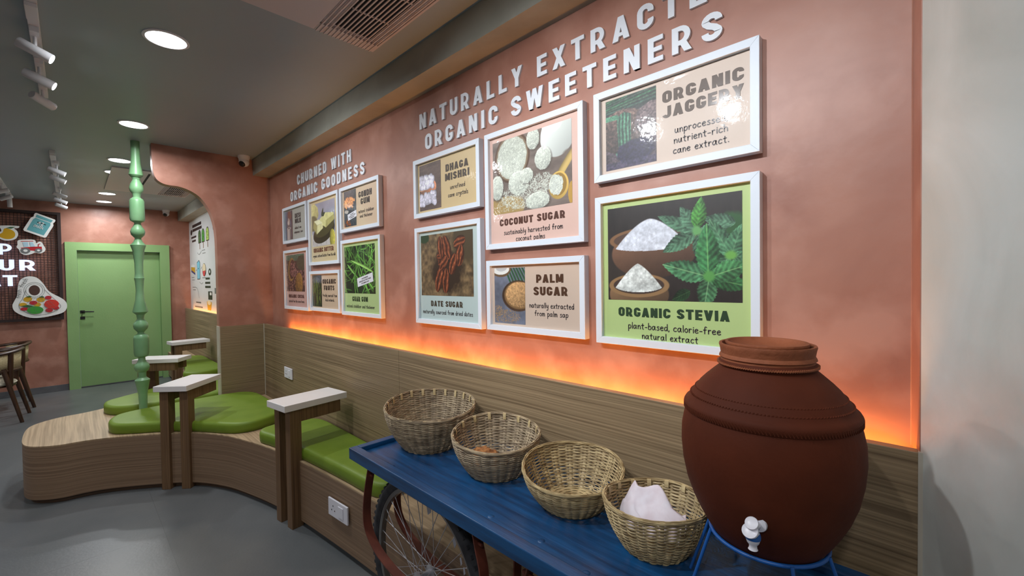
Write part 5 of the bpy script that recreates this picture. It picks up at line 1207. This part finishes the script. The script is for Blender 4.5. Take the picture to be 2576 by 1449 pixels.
poster('tall light green poster GUAR GUM with a heap of green beans', -3.083, -2.512, 1.263, 1.796, LG, (-3.050, -2.606, 1.419, 1.748), pic_guar, (150, 170), [('GUAR GUM', -2.939, -2.713, 1.363, .034)], [('natural stabilizer and thickener', -3.03, -2.622, 1.319)], (44, 60, 28), tagtxt=((-2.746, 1.511), (.225, .060), 10))
poster('small sand coloured poster DHAGA MISHRI with white sugar crystals', -2.120, -1.555, 1.850, 2.174, (210, 184, 136), (-2.078, -1.879, 1.888, 2.140), pic_dhaga, (110, 140), [('DHAGA', -1.836, -1.652, 2.066, .037), ('MISHRI', -1.841, -1.645, 2.018, .037)], [('unrefined', -1.80, -1.680, 1.970), ('cane crystals', -1.818, -1.657, 1.931)], (66, 50, 34))
poster('tall pale blue poster DATE SUGAR with dried dates', -2.118, -1.555, 1.262, 1.795, (186, 202, 198), (-2.076, -1.626, 1.418, 1.750), pic_date, (170, 130), [('DATE SUGAR', -1.988, -1.712, 1.360, .030)], [('naturally sourced from dried dates', -2.065, -1.636, 1.319)], (74, 64, 50))
poster('tall pink poster COCONUT SUGAR with grated coconut', -1.517, -.960, 1.640, 2.174, (220, 184, 170), (-1.474, -1.023, 1.798, 2.127), pic_coco, (240, 180), [('COCONUT SUGAR', -1.434, -1.059, 1.743, .031)], [('sustainably harvested from', -1.408, -1.073, 1.702), ('coconut palms', -1.333, -1.166, 1.670)], (78, 40, 24))
poster('small beige poster PALM SUGAR with a bowl of brown sugar', -1.517, -.960, 1.266, 1.588, TN, (-1.475, -1.282, 1.301, 1.552), pic_palm, (110, 140), [('PALM', -1.217, -1.072, 1.484, .035), ('SUGAR', -1.233, -1.051, 1.431, .036)], [('naturally extracted', -1.258, -1.022, 1.378), ('from palm sap', -1.228, -1.051, 1.344)], (74, 44, 22))
poster('beige poster ORGANIC JAGGERY under the large heading, highest at the right', -.912, -.360, 1.852, 2.177, (208, 188, 172), (-.868, -.674, 1.890, 2.141), pic_jag, (150, 190), [('ORGANIC', -.652, -.404, 2.073, .038), ('JAGGERY', -.652, -.404, 2.023, .038)], [('unprocessed,', -.611, -.451, 1.967), ('nutrient-rich', -.614, -.450, 1.934), ('cane extract.', -.617, -.447, 1.901)], (80, 60, 44))
poster('large lime green poster ORGANIC STEVIA behind the clay pot', -.910, -.360, 1.260, 1.797, (182, 204, 134), (-.864, -.410, 1.421, 1.751), pic_stevia, (300, 218), [('ORGANIC STEVIA', -.823, -.446, 1.363, .032)], [('plant-based, calorie-free', -.785, -.472, 1.321), ('natural extract', -.732, -.541, 1.288)], (34, 60, 32))

# ------------------------------------------------------------------ graphics on the white niche wall
g = thing('wall_graphic', 'printed wall graphic with ice pops, cake, carton and cone on the white wall', 'wall graphic', (-8.0, YW, 1.8))
def nplate(nm, P, m, k):
    bm = bmesh.new(); f = bm.faces.new([bm.verts.new((p[0]+8.0, -.001*k, p[1]-1.8)) for p in P]); bm.normal_update()
    if f.normal.y > 0: bmesh.ops.reverse_faces(bm, faces=[f])
    return obj(nm, bm, m, g)
def rect(x0, x1, z0, z1): return [(x0, z0), (x1, z0), (x1, z1), (x0, z1)]
for r_ in ((-8.64, -7.96, 2.405, 2.45), (-8.64, -7.93, 2.34, 2.383), (-8.75, -8.35, 2.237, 2.268), (-8.69, -8.39, 2.176, 2.208), (-7.76, -7.48, 1.562, 1.592), (-7.79, -7.46, 1.499, 1.529), (-7.80, -7.44, 1.438, 1.47)): nplate('text_block', rect(*r_), m_blk, 1)
nplate('round_emblem', ell(-8.73, 2.34, .075, .045, 20), m_blk, 1)
for x, c1_, c2_, z_ in ((-8.10, m_dgreen, flat('pop_olive', 110, 130, 70), 2.225), (-7.85, m_green2, m_dgreen, 2.225), (-7.55, flat('pop_lime', 170, 200, 90), m_green2, 2.225)):
    nplate('pop_stick', rect(x-.018, x+.018, z_-.19, z_-.09), flat('stick_brown', 120, 84, 56), 1)
    nplate('ice_pop', [(p[0], p[1]) for p in [(x-.10, z_-.10), (x+.10, z_-.10)]+[(x+.10*math.cos(a), z_+.02+.085*math.sin(a)) for a in [PI*k/12 for k in range(13)]]], m_blk, 1)
    nplate('ice_pop', [(p[0], p[1]) for p in [(x-.082, z_-.088), (x+.082, z_-.088)]+[(x+.082*math.cos(a), z_+.02+.070*math.sin(a)) for a in [PI*k/12 for k in range(13)]]], c1_, 2)
    for q in ((-.02, .03), (.03, -.02), (-.03, -.05)): nplate('pop_spot', ell(x+q[0], z_+q[1], .022, .012, 12), c2_, 3)
nplate('cake_slice', [(-8.83, 1.71), (-8.52, 1.655), (-8.52, 1.80), (-8.83, 1.81)], m_yel, 1); nplate('cake_cream', [(-8.83, 1.78), (-8.52, 1.765), (-8.52, 1.80), (-8.68, 1.82), (-8.83, 1.81)], m_sgwhite, 2); nplate('cake_plate', [(-8.82, 1.70), (-8.51, 1.645), (-8.51, 1.675), (-8.82, 1.73)], flat('plate_blue', 50, 60, 120), 2)
nplate('milk_carton', [(-8.36, 1.57), (-8.14, 1.57), (-8.12, 1.83), (-8.19, 1.872), (-8.36, 1.84)], m_blk, 1); nplate('milk_carton', [(-8.345, 1.58), (-8.155, 1.58), (-8.135, 1.825), (-8.20, 1.86), (-8.345, 1.83)], flat('carton_blue', 120, 190, 210), 2); nplate('carton_mark', ell(-8.25, 1.74, .02, .012, 12), m_blk, 3)
nplate('ice_cone', ell(-7.84, 1.71, .13, .10, 24), m_blk, 1); nplate('ice_cone', ell(-7.84, 1.725, .11, .08, 24), flat('cream', 226, 206, 170), 2); nplate('cone_cup', [(-7.95, 1.69), (-7.74, 1.70), (-7.80, 1.615), (-7.90, 1.62)], flat('cone_red', 206, 60, 70), 3)
nplate('ring_emblem', ell(-7.47, 1.67, .09, .05, 20), m_blk, 1); nplate('ring_emblem', ell(-7.47, 1.675, .035, .022, 14), m_ewall, 2)
nplate('black_icon', rect(-7.61, -7.35, 1.27, 1.39), m_blk, 1); nplate('icon_detail', rect(-7.50, -7.39, 1.335, 1.375), m_sgwhite, 2)
nplate('cream_cup', [(-7.72, 1.24), (-7.39, 1.235), (-7.45, 1.115), (-7.66, 1.115)], m_yel, 1); nplate('cream_cup', ell(-7.56, 1.225, .11, .035, 20), flat('cream2', 230, 214, 170), 2)
nplate('dark_badge', ell(-7.14, 2.29, .07, .055, 16), m_blk, 1); nplate('grey_badge', rect(-7.2, -7.02, 1.36, 1.44), m_grey, 1)
for x0, x1, z_ in ((-8.50, -8.11, 1.198), (-8.60, -8.0, 1.128)):
    n_ = 10; [nplate('small_text', rect(x0+(x1-x0)*k/n_, x0+(x1-x0)*(k+.62)/n_, z_, z_+.022), m_blk, 1) for k in range(n_)]
for x0, z_ in ((-7.95, 2.0), (-7.93, 1.955), (-8.8, 1.60), (-8.78, 1.56), (-7.98, 1.585), (-8.75, 1.44), (-8.72, 1.40)):
    [nplate('small_text', rect(x0+.045*k, x0+.045*k+.03, z_, z_+.012), m_grey, 1) for k in range(5)]
for P in ([(-8.30, 1.99), (-8.18, 1.955), (-8.05, 1.98), (-8.0, 2.0)], [(-8.2, 1.53), (-8.05, 1.50), (-7.95, 1.52)], [(-8.45, 1.71), (-8.40, 1.72), (-8.38, 1.73)], [(-8.06, 1.73), (-8.02, 1.75), (-7.98, 1.76)], [(-8.55, 1.45), (-8.4, 1.43), (-8.30, 1.36), (-8.25, 1.28)]):
    bm = ribbon(catmull(P, 5, closed=False), .008, lambda a, b: (a+8.0, -.0012, b-1.8)); obj('arrow_line', bm, m_grey, g)
